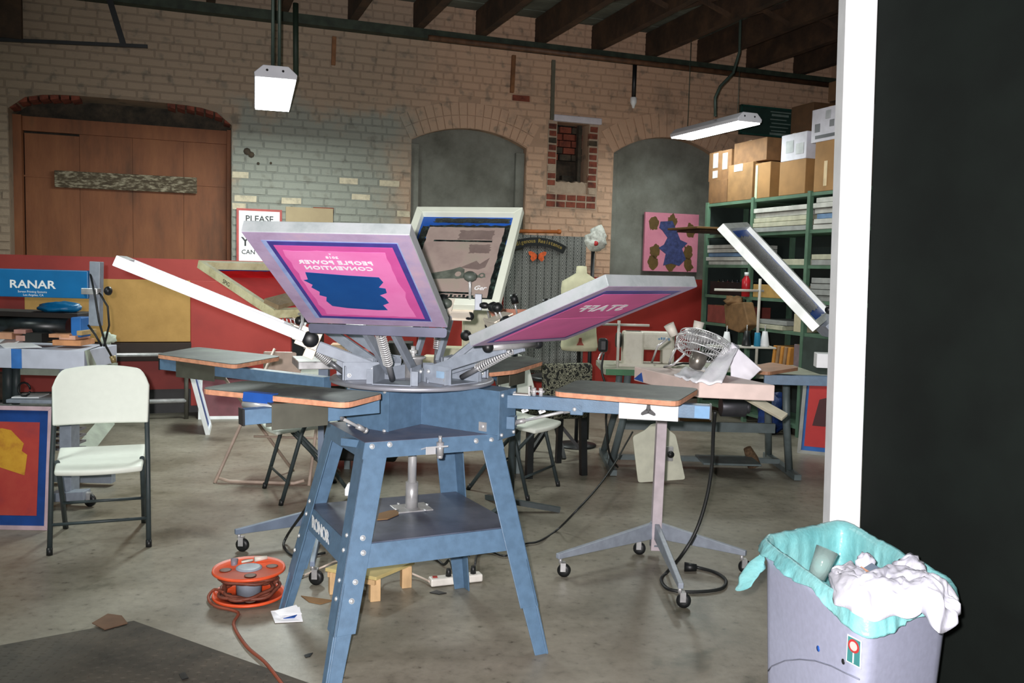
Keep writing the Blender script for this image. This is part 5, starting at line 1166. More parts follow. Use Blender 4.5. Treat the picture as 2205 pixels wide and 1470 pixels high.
# small wooden foot stool
c1, c2, c3 = fl(700, 1230, .1), fl(810, 1250, .1), fl(893, 1215, .1)
t = thing('foot_stool', 'small low pine stool standing under the press', 'stool', V((c2.x-.1, c2.y+.1, 0)))
c4 = c1+(c3-c2)
q = MB(); q.prism([c1-UP*.0, c2-UP*.0, c3, c4], UP*.016); q.build('seat_board', mat('yellowed_board', (196, 178, 120), .6, var=.08), t, bevel=.002)
ctr = (c1+c3)/2
for c in (c1, c2, c3, c4):
    p = c+(ctr-c).normalized()*.04; q = MB(); q.box((p.x, p.y, .05), (.045, .045, .1), 20); q.build('leg', m_wood, t, bevel=.002)
q = MB(); q.bar(c1+(ctr-c1)*.08-UP*.012, c2+(ctr-c2)*.08-UP*.012, .02, .022); q.build('apron', m_wood, t)
# cable reel
rc = fl(536, 1285); rc.z = 0
t = thing('cable_reel', 'orange cord reel lying on the floor left of the press', 'cable reel', rc)
m_o = blend('orange_plastic', [(206, 72, 34), (226, 88, 44)], 8, .45, .03)
for z, nm in ((.012, 'reel_flange'), (.122, 'reel_flange')):
    q = MB(); nseg = 40; R_ = .152; ringr = [(.055, z), (.055, z+.008), (R_-.008, z+.004), (R_, z+.012), (R_+.003, z), (R_-.01, z-.006), (.055, z)]
    q.lathe(rc, ringr, UP, 44, closed=True); fg = q.build(nm, m_o, t)
    for a in (math.radians(20), math.radians(200), math.radians(110), math.radians(290)):
        g = MB(); cc_ = rc+V((math.cos(a)*.097, math.sin(a)*.097, z+.0085)); g.lathe(cc_, [(0, 0), (.026 if a < 2 or a > 3.4 else .02, 0), (.02, .0012), (0, .0014)], UP, 14); g.build('flange_recess', mat('recess_grey', (110, 84, 74), .6), fg)
q = MB(); q.lathe(rc, [(.0, .02), (.055, .02), (.055, .134), (.045, .137), (0, .128)], UP, 24); q.build('reel_core', m_bluegray, t)
q = MB(); pts = []
for i in range(40*7):
    a = i*2*math.pi/40; r = .112+.014*math.sin(i*.13)+.008*math.sin(i*.9); z = .03+.075*(.5+.5*math.sin(i*.037*2)); pts.append(rc+V((r*math.cos(a), r*math.sin(a), z)))
q.path(pts, .0075, 6); q.build('wound_cord', blend('brown_cord', [(90, 46, 34), (126, 66, 48)], 20, .6, .1), t)
q = MB(); a = fl(505, 1203, .15); q.tube(a, a+V((.004, -.02, -.03)), .016, .013, n=12); q.tube(a+V((.004, -.02, -.03)), a+V((.02, -.06, -.05)), .011, .014, n=10); q.build('crank_knob', mat('grey_knob', (120, 112, 122), .5), t)
q = MB(); q.path(smooth([rc+V((-.09, -.06, .04)), rc+V((-.15, -.0, .03)), rc+V((-.16, -.05, .012)), rc+V((-.10, -.14, .012)), fl(512, 1318, .008), fl(503, 1345, .008), fl(530, 1390, .008), fl(570, 1425, .012), fl(600, 1462, .012), fl(620, 1490, .012)]), .0065, 8); tag(q.build('extension_cable', mat('brown_orange_cord', (136, 66, 44), .6)), 'brown-orange cord trailing from the reel towards the floor mat', 'cord')
q = MB(); q.path([fl(520, 1210, .14), fl(545, 1205, .145)], .005); q.tube(fl(548, 1204, .145), fl(575, 1200, .146), .012, .008); tag(q.build('white_plug', mat('white_cable2', (214, 206, 194), .5)), 'white plug lying on top of the orange reel', 'plug')
# scraps
q = MB(); q.prism([fl(583, 1317, .012), fl(645, 1308, .03), fl(652, 1338, .002), fl(592, 1341, .002)], UP*.004); q.prism([fl(590, 1316, .028), fl(638, 1303, .045), fl(650, 1322, .03), fl(600, 1325, .02)], UP*.003)
pw = tag(q.build('paper_wad', m_paper), 'folded white paper wad under the left rear press foot', 'paper')
q = MB(); q.prism([fl(610, 1332, .01), fl(640, 1324, .015), fl(634, 1330, .013)], UP*.003)
q.build('blue_mark', m_tapeblue, pw)
for pts, m_, lb, nm in ((((648, 1283), (690, 1289), (718, 1293), (690, 1301), (665, 1296)), m_card, 'brown cardboard scrap on the floor under the press', 'cardboard_scrap'),
        (((925, 1276), (940, 1271), (962, 1277), (945, 1280)), m_black, 'black leaf-like scrap on the floor before the power strip', 'floor_scrap'),
        (((655, 1411), (664, 1408), (674, 1406), (668, 1414), (658, 1416)), m_black, 'black scrap on the floor left of the front press leg', 'floor_scrap'),
        (((838, 1100), (860, 1098), (858, 1108), (835, 1118), (812, 1120), (816, 1106)), m_card, '', 'cardboard_scrap'),
        (((232, 1322), (262, 1326), (275, 1342), (225, 1356), (198, 1342)), mat('brown_cardboard_dark', (104, 76, 56), .8), 'torn brown cardboard piece on the tip of the dark mat', 'cardboard_scrap'),
        (((385, 1452), (398, 1448), (406, 1460), (392, 1464)), m_black, 'black scrap on the dark mat near the lower picture edge', 'floor_scrap')):
    zz_ = ZS+.006 if not lb else (.014 if 'mat' in lb else .001); q = MB(); q.prism([fl(u, v, zz_) for u, v in pts], UP*.003)
    tag(q.build(nm, m_), lb or 'brown cardboard piece lying on the press shelf', 'scrap')
q = MB(); c = fl(748, 1068, .47); q.prism([c+V((-.012, 0, 0)), c+V((.02, 0, 0)), c+V((.02, 0, .05)), c+V((0, 0, .055)), c+V((-.012, 0, .03))], V((0, .03, 0))); tag(q.build('white_cup', m_white, bevel=.004), 'small white object on the press shelf beside the left leg', 'cup')
# floor mat with raised studs
m0, m1, m2 = fl(288, 1341), fl(-40, 1402), fl(660, 1474); e1, e2 = m1-m0, m2-m0
m3 = m0+e1*1.6+e2*1.5
q = MB(); m_mat = blend('dirty_rubber_mat', [(52, 48, 42), (70, 64, 56), (84, 76, 66)], 5, .75, .2)
q.prism([m0, m0+e1*1.6, m3, m0+e2*1.5], UP*.010); t = q.build('floor_mat', m_mat); tag(t, 'dark studded rubber mat on the floor at the lower left', 'mat')
q = MB(); u1, u2 = e1.normalized(), e2.normalized(); L1_, L2_ = e1.length*1.6, e2.length*1.5; st = .048; i = 0
y = .03
while y < L2_-.02:
    x = .03+(st/2 if i % 2 else 0)
    while x < L1_-.02:
        c = m0+u1*x+u2*y+UP*.0099; s_ = 1 if (i % 2) else -1; a_ = (u1*s_+u2).normalized()*.014; b_ = (u2*-s_+u1).normalized()*.005
        vv = [q.bm.verts.new(p) for p in (c+a_, c+b_, c-a_, c-b_)]; tpv = q.bm.verts.new(c+UP*.003)
        for k in range(4): q.bm.faces.new([vv[k], vv[(k+1) % 4], tpv])
        x += st
    y += st/2; i += 1
tag(q.build('raised_studs', m_mat, t), kind='stuff')
# ---- waste bin
rim = [fl(1636, 1160, .62), fl(1864, 1328, .62), fl(2066, 1262, .62)]; rim.append(rim[0]+rim[2]-rim[1])
cB = sum((V(p) for p in rim), V((0, 0, 0)))/4; t = thing('waste_bin', 'grey plastic bin lined with a turquoise bag beside the dark wall', 'bin', V((cB.x, cB.y, 0)))
R1_ = roundpoly(rim, .07, 5); K_ = len(R1_)
def ringp(scale, z): return [V((cB.x+(p.x-cB.x)*scale, cB.y+(p.y-cB.y)*scale, z)) for p in R1_]
q = MB(); rows = [ringp(s, z) for s, z in ((.84, 0), (.855, .02), (.97, .56), (1.0, .575), (1.0, .605), (.975, .605), (.83, .03))]
vr = [[q.bm.verts.new(p) for p in r] for r in rows]
for A_, B_ in zip(vr, vr[1:]):
    for j in range(K_): f = q.bm.faces.new([A_[j], A_[(j+1) % K_], B_[(j+1) % K_], B_[j]]); f.smooth = True
q.bm.faces.new(vr[0]); q.bm.faces.new(vr[-1][::-1])
binm = mat('grey_bin_plastic', (176, 180, 204), .5, var=.03, scale=60, bump=.05)
bb = q.build('bin_body', binm, t)
# arched seam, dots and sticker on the front face
fP, fQ = ringp(.97, .56)[0], None
a0b, a1b = rim[0], rim[1]; fd = (a1b-a0b).normalized(); fnr = V((fd.y, -fd.x, 0)); fnr = fnr if fnr.dot(CP-a0b) > 0 else -fnr
def onface(u, v, z_guess=.3):
    # face leans: interpolate the body scale with height
    z = z_guess
    for _ in range(6):
        s = .855+(.97-.855)*(z-.02)/.54; P0_ = V((cB.x+(a0b.x-cB.x)*s, cB.y+(a0b.y-cB.y)*s, z)); p = pl(u, v, P0_, fnr); z = p.z
    return p
p_ = [onface(u, v)+fnr*.001 for u, v in ((1826, 1364), (1857, 1380), (1855, 1440), (1823, 1423))]
tl_, tr_, br2, bl2 = p_
g = MB(); g.prism(p_, fnr*.0008); stk = g.build('sticker', m_white, bb)
def inq(u, v): return tl_*(1-u)*(1-v)+tr_*u*(1-v)+br2*u*v+bl2*(1-u)*v
g = MB(); g.prism([inq(u, v)+fnr*.001 for u, v in ((.08, .05), (.92, .05), (.92, .95), (.08, .95))], fnr*.0006); g.build('sticker_field', mat('sticker_teal', (70, 150, 150), .5), bb)
g = MB(); g.prism([inq(.5+.38*math.cos(a), .32+.24*math.sin(a))+fnr*.0018 for a in [i*math.pi/9 for i in range(18)]], fnr*.0005); g.build('sticker_sign', mat('sticker_red', (206, 60, 60), .5), bb)
g = MB(); g.prism([inq(.5+.25*math.cos(a), .32+.16*math.sin(a))+fnr*.0024 for a in [i*math.pi/9 for i in range(18)]], fnr*.0004); g.build('sticker_sign', mat('sticker_pale', (236, 214, 206), .5), bb)
g = MB(); g.prism([inq(u, v)+fnr*.0018 for u, v in ((.46, .5), (.54, .5), (.54, .93), (.46, .93))], fnr*.0005); g.build('sticker_post', m_white, bb)
for u, v, r, m_ in ((1816, 1424, .008, m_black), (1762, 1396, .009, m_tapeblue)):
    g = MB(); g.lathe(onface(u, v), [(0, .002), (r*.9, .0015), (r, -.002)], fnr, 14); g.build('spot', m_, bb)
g = MB(); g.path([onface(u, v)+fnr*.0 for u, v in ((1654, 1444), (1662, 1434), (1690, 1422), (1722, 1419), (1755, 1422), (1790, 1433), (1820, 1448), (1850, 1462))], .0022, 6); g.build('moulded_seam', mat('bin_seam', (120, 124, 140), .5), bb)
# liner
m_ln = blend('turquoise_film', [(110, 178, 182), (130, 194, 196), (148, 206, 206)], 6, .3, .3, spec=.6)
nK = 96
def rimpt(s):
    s = (s % 1)*K_; i = int(s); f = s-i; return R1_[i % K_]*(1-f)+R1_[(i+1) % K_]*f
per = [0]; 
for j in range(K_): per.append(per[-1]+(R1_[(j+1) % K_]-R1_[j]).length)
def rim_len(u):
    x = (u % 1)*per[-1]
    for j in range(K_):
        if per[j+1] >= x: return R1_[j].lerp(R1_[(j+1) % K_], (x-per[j])/max(1e-9, per[j+1]-per[j]))
    return R1_[0]
def liner(u, v):
    p = rim_len(u); o = V((p.x-cB.x, p.y-cB.y, 0)); on = o.normalized()
    wr = noise.noise(V((math.cos(u*6.283)*5, math.sin(u*6.283)*5, v*1.2)))+.7*noise.noise(V((math.cos(u*6.283)*16, math.sin(u*6.283)*16, v*1.5)))
    front = p.lerp(p, 0); c_front = ((V(rim[1])-V(p)).length); sag = .03+.035*max(0, 1-c_front/.22)+.03*noise.noise(V((math.cos(u*6.283)*2, math.sin(u*6.283)*2, 4)))+.045*max(0, 1-(V(rim[2])-V(p)).length/.2)
    if v < .35:      # outside skirt
        k = 1-v/.35; z = .617-sag*k*1.0; return V((p.x, p.y, z))+on*(.012+.012*k+.012*wr*k+.004*wr)
    if v < .45: k = (v-.35)/.1; return V((p.x, p.y, .617+.012*math.sin(k*math.pi)+.004*wr))+on*(.012-.03*k)
    k = (v-.45)/.55; return V((p.x, p.y, .612-.26*k))-o*(.06+.10*k)+on*(-.01+.018*wr*(.4+k))
q = MB(); q.grid(liner, 170, 26, wrap=True); lnr = q.build('bag_liner', m_ln, solid=.0015); lnr['label'] = 'turquoise plastic bag lining the grey bin, folded over its rim'; lnr['category'] = 'bag'
# knotted tail of the bag
q = MB(); kn0, kn1 = at(1640, 1195, rim[0].y-.02), at(1600, 1262, rim[0].y-.12)
q.grid(lambda u, v: kn0.lerp(kn1, v)+V((math.cos(u*6.283)*(.008+.026*math.sin(min(1, v*1.15)*math.pi*.8)), math.sin(u*6.283)*(.008+.02*v), math.cos(u*6.283)*.012*v))*(1+.4*noise.noise(V((u*4, v*3, 2)))), 14, 12, wrap=True)
lt_ = q.build('bag_tail', m_ln, lnr)
# trash: white crumpled cloth, second bundle, cup, wrapper
m_wc = blend('white_tissue_cloth', [(186, 186, 200), (204, 204, 216), (214, 214, 224)], 5, .85, .2)
q = MB(); e_ = (rim[2]-rim[1]).normalized(); g_ = (rim[0]-rim[1]).normalized()
cc_ = rim[1]+e_*.14+g_*.10
def bundle(cen, a, b, hgt, seed, ax1, ax2, nu=44, nv=20, r=.24):
    def f(u, v):
        th = u*2*math.pi; ph = (v-.5)*math.pi; d = V((math.cos(ph)*math.cos(th), math.cos(ph)*math.sin(th), math.sin(ph)))
        k = 1+r*noise.noise(d*1.6+V((seed, 1, 0)))+r*.6*noise.noise(d*3.6+V((2, seed, 0)))+r*.25*abs(noise.noise(d*9+V((0, 3, seed))))
        return cen+ax1*d.x*k*a+ax2*d.y*k*b+UP*d.z*k*hgt
    return f
def curve_at(P, t):
    x = t*(len(P)-1); i = min(int(x), len(P)-2); f = x-i; f = f*f*(3-2*f)*.5+f*.5; return P[i].lerp(P[i+1], f)
topc = [fl(u, v, .655) for u, v in ((1792, 1220), (1830, 1214), (1868, 1244), (1912, 1222), (1950, 1226), (1990, 1238), (2035, 1256), (2060, 1285))]
botc = [fl(u, v, .625) for u, v in ((1790, 1240), (1800, 1290), (1840, 1318), (1885, 1320), (1940, 1318), (1985, 1320), (2020, 1348), (2056, 1330))]
def cloth_pt(u, v):
    p = curve_at(topc, u).lerp(curve_at(botc, u), v); p = p+V((0, -.03*v*v*noise.noise(V((u*7, 2.2, 9))), .02*v*noise.noise(V((u*6, 5, 1))))); e = (math.sin(math.pi*min(1, max(0, v)))**.5)*(math.sin(math.pi*min(1, max(0, u)))**.35)
    w1 = noise.noise(V((u*4, v*2.2, 1.3))); w2 = noise.noise(V((u*9+v*3, v*5-u*4, 4.1))); w3 = abs(noise.noise(V((u*14-v*6, v*8+u*6, 7.7))))
    return p+UP*(e*(.045+.022*w1+.016*w2-.020*w3)-.012*(1-e))+V((.010*w2, -.012*w1*(v), 0))
q = MB(); q.grid(cloth_pt, 70, 34); tag(q.build('white_cloth', m_wc, solid=-.004), 'large crumpled white cloth spilling over the bin rim', 'cloth')
P0b = fl(1960, 1222, .65); q = MB(); q.grid(bundle(P0b, .06, .04, .03, 8.4, e_, g_, 30, 14, .4), 30, 14, wrap=True); tag(q.build('paper_towel', m_wc), 'crumpled white paper towel behind the large cloth in the bin', 'paper towel')
P0b = fl(1865, 1210, .65); q = MB(); q.grid(bundle(P0b, .035, .03, .025, 1.4, e_, g_, 24, 12, .35), 24, 12, wrap=True); tag(q.build('paper_towel', m_wc), 'small white paper wad at the centre of the bin', 'paper towel')
q = MB(); P0b = fl(1868, 1228, .655); q.obox(P0b, (e_+UP*.2).normalized(), g_, (UP-e_*.2).normalized(), .075, .04, .004); wr_ = q.build('wrapper', mat('navy_wrapper', (44, 76, 110), .3), bevel=.001); tag(wr_, 'small dark blue wrapper among the white trash', 'wrapper')
q = MB(); q.obox(P0b+UP*.004-e_*.02, (e_+UP*.2).normalized(), g_, (UP-e_*.2).normalized(), .02, .04, .002); q.build('wrapper_band', mat('orange_band', (206, 130, 80), .3), wr_)
q = MB(); a = fl(1772, 1195, .62); q.lathe(a-UP*.02, [(.026, -.05), (.034, .04), (.032, .04), (.024, -.05)], V((.35, .1, .9)), 20, closed=True); tag(q.build('plastic_cup', mat('clear_plastic', (196, 220, 216), .12, trans=.6, alpha=.65)), 'clear plastic cup standing in the turquoise bag', 'cup')
# ================================================================ SHELVING AND ITS CONTENTS (along the side wall)
SF, SB = 5.3, 5.78
SN = EX; SP = W(SF, 0, 0)
def sh(u, v, ds=0.0):   # view ray on the front plane of the shelving -> (off, z)
    p = pl(u, v, W(SF+ds, 0, 0), SN); return (p-A0).dot(EN), p.z
shf = thing('steel_shelving', 'green steel shelving loaded with boxes and flat stacks, behind the white post', 'shelving', W(5.5, -2.4, 0))
LV = [2.21, 1.88, 1.565, 1.25, .955, .5, .1]; UPR = [-.78, -1.6, -2.45, -3.3, -4.15]
for o_ in UPR:
    for s_ in (SF, SB): q = MB(); wbox(q, s_-.02, s_+.02, o_-.02, o_+.02, 0, 2.225); q.build('upright', m_green, shf)
for a, b in zip(UPR, UPR[1:]):
    for z in LV:
        q = MB(); wbox(q, SF-.005, SB, b+.02, a-.02, z-.03, z); q.build('shelf_board', m_green, shf)
    q = MB(); wbox(q, SB+.02, SB+.03, b, a, .05, 2.2); q.build('dark_back_sheet', mat('dark_green_sheet', (44, 54, 52), .6, var=.15, scale=3), shf)  # dark sheet added so the shelf interior comes out dark
q = MB(); wbox(q, SF-.03, SF-.022, -3.26, -2.49, .06, .925); q.build('door', mat('dark_green_door', (58, 70, 66), .55, var=.1), shf)
def sbox(u0, u1, vt, zb, depth=.36, ds=0.0, ztop=None):
    """a box whose front stands on the shelf front plane between view columns u0, u1"""
    o0, z0 = sh(u0, vt, ds); o1, z1 = sh(u1, vt, ds); zt = ztop if ztop else (z0+z1)/2
    return o0, o1, zt
def carton(name, u0, u1, vt, vb, m_, label, cat='box', group=None, ds=0.0, depth=.36, zb=None, tape=False, tags_=()):
    vm = (u0+u1)/2; o0 = sh(u0, vt, ds)[0]; o1 = sh(u1, vt, ds)[0]; zt = sh(vm, vt, ds)[1]; zb = sh(vm, vb, ds)[1] if zb is None else zb
    t = thing(name, label, cat, W(SF+ds+depth/2, (o0+o1)/2, zb), group)
    q = MB(); wbox(q, SF+ds, SF+ds+depth, o1, o0, zb, zt); q.build('carton', m_, t, bevel=.004)
    q = MB(); wbox(q, SF+ds-.002, SF+ds+depth, (o0+o1)/2-.025, (o0+o1)/2+.025, zt-.0, zt+.0015); q.build('packing_tape', mat('packing_tape', (186, 150, 104), .3), t)
    if tape: q = MB(); wbox(q, SF+ds-.0015, SF+ds, (o0+o1)/2-.025, (o0+o1)/2+.025, zb+.01, zt-.01); q.build('packing_tape', mat('pale_tape', (176, 186, 170), .3), t)
    for (a, b, c, d, col) in tags_:
        q = MB(); wbox(q, SF+ds-.003, SF+ds-.001, o0+(o1-o0)*a, o0+(o1-o0)*b, zb+(zt-zb)*c, zb+(zt-zb)*d); q.build('label', mat('tag_%d_%d' % (col[0], col[2]), col, .6), t)
    return t, zt
Zt = 2.212
m_card2 = mat('cardboard_bright', (156, 116, 70), .8, var=.08, scale=6); m_card3 = mat('cardboard_deep_brown', (118, 84, 52), .8, var=.1); m_wcard = mat('white_carton', (206, 204, 214), .7, var=.05)  # cardboard in a lighter and a deeper brown
W8 = (186, 186, 180)
_, z1 = carton('cardboard_box', 1527, 1566, 388, 440, m_card3, 'dark brown box at the far end of the top shelf', zb=Zt)
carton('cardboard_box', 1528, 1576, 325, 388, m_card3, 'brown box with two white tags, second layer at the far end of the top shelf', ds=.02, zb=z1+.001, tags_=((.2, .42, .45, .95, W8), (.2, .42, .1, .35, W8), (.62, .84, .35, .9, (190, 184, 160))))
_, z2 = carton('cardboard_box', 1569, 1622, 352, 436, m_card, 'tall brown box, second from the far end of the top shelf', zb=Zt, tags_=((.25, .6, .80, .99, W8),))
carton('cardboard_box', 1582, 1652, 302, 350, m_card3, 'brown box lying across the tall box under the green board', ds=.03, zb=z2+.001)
_, z3 = carton('cardboard_box', 1627, 1660, 350, 430, m_card2, 'narrow brown box with pale stringy tape in the middle of the top shelf', zb=Zt, depth=.3, tags_=((.05, .2, .0, .95, (176, 186, 160)),))
_, z4 = carton('cardboard_box', 1680, 1736, 345, 428, m_card2, 'bright brown box carrying a white carton', zb=Zt, depth=.32)
carton('white_box', 1684, 1738, 287, 345, m_wcard, 'white carton with faint grey print on the bright brown box', zb=z4+.001, depth=.3, tags_=((.2, .5, .3, .75, (170, 174, 176)), (.6, .9, .2, .6, (180, 182, 184))))
_, z5 = carton('cardboard_box', 1757, 1830, 300, 415, m_card2, 'large orange-brown box beside the white post on the top shelf', zb=Zt, depth=.40, tags_=((.30, .40, .1, .6, (214, 190, 150)),))
carton('white_box', 1750, 1830, 228, 300, m_wcard, 'white carton with dark print on top of the large orange-brown box', zb=z5+.001, depth=.4, tags_=((.1, .24, .30, .55, (110, 112, 116)), (.5, .62, .4, .6, (120, 122, 126)), (.12, .9, .10, .2, (90, 92, 96)), (.38, .52, .65, .9, (176, 178, 182))))
carton('cardboard_box', 1705, 1752, 225, 300, mat('dark_cardboard', (84, 58, 34), .8), 'dark brown box behind the two white cartons', ds=.36, depth=.4, zb=z4+.02)
q = MB(); wbox(q, SF, SB, UPR[0]+.02, UPR[0]+.03, .05, 2.2); q.build('side_panel', mat('dark_green_sheet', (44, 54, 52)), shf)  # end sheet, added to keep the open shelf end dark
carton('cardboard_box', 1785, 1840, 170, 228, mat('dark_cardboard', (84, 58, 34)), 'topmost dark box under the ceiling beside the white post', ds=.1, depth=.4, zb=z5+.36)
m_fl = [mat('flat_white', (196, 196, 190), .7), mat('flat_cream', (184, 182, 160), .7), mat('flat_grey', (150, 152, 150), .7), mat('flat_blue', (110, 140, 176), .6)]
def flats(u0, u1, zb, cols, grp, where, th=.045, depth=.42, cat='print frame'):
    o0, o1 = sh(u0, 500)[0], sh(u1, 500)[0]; z = zb; n_ = len(cols)
    pos = ['bottom', 'second from the bottom', 'third from the bottom', 'fourth from the bottom', 'fifth from the bottom', 'sixth from the bottom']
    for i, c_ in enumerate(cols):
        q = MB(); a = random.uniform(-.02, .02); wbox(q, SF+random.uniform(-.02, .02), SF+depth, o1+a, o0+a, z+.001, z+th-.004)
        tag(q.build('flat_frame', m_fl[c_], bevel=.003), ('%s flat frame in the stack %s' % ('topmost' if i == n_-1 else pos[i].replace('second from the bottom', 'second-lowest').replace('third from the bottom', 'third-lowest').replace('fourth from the bottom', 'fourth-lowest').replace('fifth from the bottom', 'fifth-lowest'), where)) if n_ > 1 else 'single flat frame %s' % where, cat, grp); z += th
flats(1617, 1738, 1.88, [2, 1, 1, 0, 0], 'frames stacked on the upper middle shelf', 'on the upper middle green shelf', .047)
flats(1752, 1810, 1.88, [0, 0, 3, 0, 0, 0], 'frames stacked on the upper shelf by the post', 'on the upper shelf beside the white post', .047)
flats(1527, 1600, 1.565, [0, 0, 3, 0, 0], 'frames stacked on the left second shelf', 'with a blue edge, far end of the second shelf', .042)
flats(1655, 1735, 1.565, [1], 'x', 'alone on the middle second shelf', .06); flats(1752, 1810, 1.565, [2, 1], 'frames on the second shelf by the post', 'on the second shelf beside the white post', .05)
flats(1752, 1800, 1.25, [2, 2, 2, 2], 'grey frames on the third shelf by the post', 'of grey ones beside the white post', .052)
flats(1632, 1700, .955, [1, 2], 'frames on the low middle shelf', 'on the fourth middle shelf behind the thread stand', .045)
q = MB(); a = W(4.85, -1.9, 1.985); wbox(q, 4.72, 5.35, -1.52, -.95, 1.905, 1.925); tag(q.build('brown_board', mat('brown_board', (112, 82, 46), .7), bevel=.003), 'brown board sticking out of the shelving towards the pink canvas', 'board')
q = MB(); wbox(q, 4.8, 5.35, -1.45, -1.0, 1.884, 1.900); tag(q.build('dark_board', m_joist, bevel=.003), 'dark thin board lying under the brown board on the shelving', 'board')
# crates with bottles
t = thing('bottle_crate', 'black crate of small ink bottles on the left third shelf', 'crate', W(5.4, -1.2, 1.25))
o0, o1 = sh(1530, 600)[0], sh(1598, 600)[0]
for (a, b, c, d) in ((0, .38, 0, .01), (0, .01, 0, .14), (.37, .38, 0, .14)): q = MB(); wbox(q, SF+a, SF+b, o1, o0, 1.251+c, 1.251+d); q.build('crate_side', m_black, t)
for o_ in (o0, o1): q = MB(); wbox(q, SF, SF+.38, o_-.005, o_+.005, 1.251, 1.391); q.build('crate_side', m_black, t)
bc = [(196, 170, 60), (220, 220, 214), (190, 60, 90), (200, 200, 200), (90, 130, 170), (60, 62, 66)]
def bottle(name, c, r, h, m_, capm, label, grp=None):
    t = thing(name, label, 'bottle', c, grp); q = MB(); q.lathe(c, [(0, 0), (r, 0), (r, h*.7), (r*.45, h*.84), (r*.45, h*.9), (0, h*.9)], UP, 12); q.build('body', m_, t)
    q = MB(); q.lathe(c, [(r*.5, h*.86), (r*.5, h), (0, h)], UP, 10); q.build('cap', capm, t)
nmc = ['yellow', 'white', 'pink-red', 'pale grey', 'blue', 'dark']
for i in range(6):
    o_ = o0+(o1-o0)*(i+.7)/6.6; bottle('ink_bottle', W(SF+.06, o_, 1.263), .022, .15, mat('bottle_%d' % i, bc[i], .4), m_black, '%s ink bottle standing in the black crate' % nmc[i], 'ink bottles in the black crate')
c = pl(1606, 633, W(SF-.03, 0, 0), SN); bottle('squeeze_bottle', V((c.x, c.y, 1.251)), .045, .24, mat('red_bottle', (186, 34, 44), .3), m_white, 'large red squeeze bottle at the end of the left third shelf')
carton('yellow_box', 1622, 1690, 613, 636, mat('ochre_box', (176, 140, 80), .7), 'ochre yellow box on the middle third shelf', zb=1.251, depth=.3)
for i, (u0, u1, vt, lb) in enumerate(((1524, 1562, 657, 'reddish box farthest along the left fourth shelf'), (1563, 1606, 660, 'reddish box behind the brown paper bag on the fourth shelf'))): carton('reddish_box', u0, u1, vt, 698, mat('reddish_carton', (132, 64, 56), .7), lb, zb=.956, depth=.3)
carton('cream_box', 1710, 1731, 676, 716, mat('cream_carton', (196, 186, 156), .7), 'small cream box at the end of the middle fourth shelf', zb=.956, depth=.25)
random.seed(21)
for i in range(5):
    o_ = sh(1668+i*8, 770)[0]; q = MB(); z0_ = .502; q.obox(W(SF+.1, o_, z0_+.155), EX, (EN+UP*.12).normalized(), (UP-EN*.12).normalized(), .24, .035, .30)
    tag(q.build('binder', mat('binder_%d' % (i % 2), [(196, 134, 60), (150, 120, 90)][i % 2], .6), bevel=.003), ['orange binder standing first from the far end', 'tan binder second from the far end', 'orange binder in the middle of the row', 'tan binder fourth in the row', 'orange binder at the near end of the row'][i]+' on the low shelf', 'binder', 'binders on the low shelf')
carton('grey_bundle', 1710, 1730, 742, 796, mat('mauve_grey', (120, 104, 108), .8), 'mauve grey bundle on the low shelf beside the binders', zb=.502, depth=.3)
# brown paper bag hanging before the shelf
q = MB(); c0 = pl(1583, 635, W(SF-.15, 0, 0), SN); P = [pl(u, v, W(SF-.15, 0, 0), SN) for u, v in ((1558, 655), (1600, 650), (1612, 700), (1590, 716), (1562, 706))]
q.prism(P, EX*.12); bg = thing('paper_bag', 'brown paper bag hanging on the shelving above the thread cones', 'bag', W(SF-.1, -1.3, .9)); q.build('bag_body', mat('kraft_paper', (128, 96, 62), .8, var=.12, scale=14, bump=.2), bg, bevel=.012)
q = MB(); blob(q, pl(1580, 648, W(SF-.1, 0, 0), SN), .09, .07, .05, 5, .5, 18, 10); q.build('crumpled_neck', mat('kraft_paper', (128, 96, 62)), bg)
# ================================================================ SEWING TABLE
TX0, TX1, TY0, TY1, TZ = .66, 2.2, 6.22, 6.86, .77
t = thing('sewing_table', 'grey steel-framed sewing table behind the beige heater slab', 'table', (1.4, 6.5, 0))
q = MB(); q.box(((TX0+TX1)/2, (TY0+TY1)/2, TZ-.02), (TX1-TX0, TY1-TY0, .04)); q.build('tabletop', mat('grey_green_top', (150, 152, 136), .5), t, bevel=.003)
q = MB(); q.box((1.2, TY0-.004, TZ-.02), (1.06, .006, .042)); q.build('edge_strip', mat('green_edge', (44, 110, 66), .5), t)
m_st = mat('grey_green_stand', (104, 116, 118), .5, .1)
for x, sg in ((.84, -1), (1.98, 1)):
    for (y, ft) in ((TY0+.10, fl(1345, 1005).y-.12), (TY1-.08, 6.95)):
        q = MB(); q.path([V((x, y, TZ-.04)), V((x+sg*.02, y, .40)), V((x+sg*.09, ft, .02))], .028, 6); q.build('leg', m_st, t)
    q = MB(); q.box((x+sg*.09, 6.62, .025), (.05, .80, .04)); q.build('foot_bar', m_st, t)
q = MB(); q.box((1.4, 6.5, .33), (1.14, .04, .07)); q.build('crossbar', m_st, t)
q = MB(); q.box((1.4, 6.62, .06), (1.3, .05, .035)); q.build('crossbar', m_st, t)
q = MB(); q.box((1.62, 6.45, .09), (.42, .30, .015), 0); q.build('treadle', m_st, t, bevel=.003)
q = MB(); c = at(1575, 875, 6.4); q.tube(c-V((.08, 0, 0)), c+V((.10, 0, 0)), .075, n=20); q.tube(c+V((.10, 0, 0)), c+V((.13, 0, 0)), .05, n=20); q.build('motor', mat('motor_grey', (92, 92, 98), .4, .5), t, bevel=.004)
q = MB(); q.box((c.x+.02, 6.5, (c.z+TZ)/2+.02), (.1, .06, .12)); q.build('motor_bracket', m_st, t)
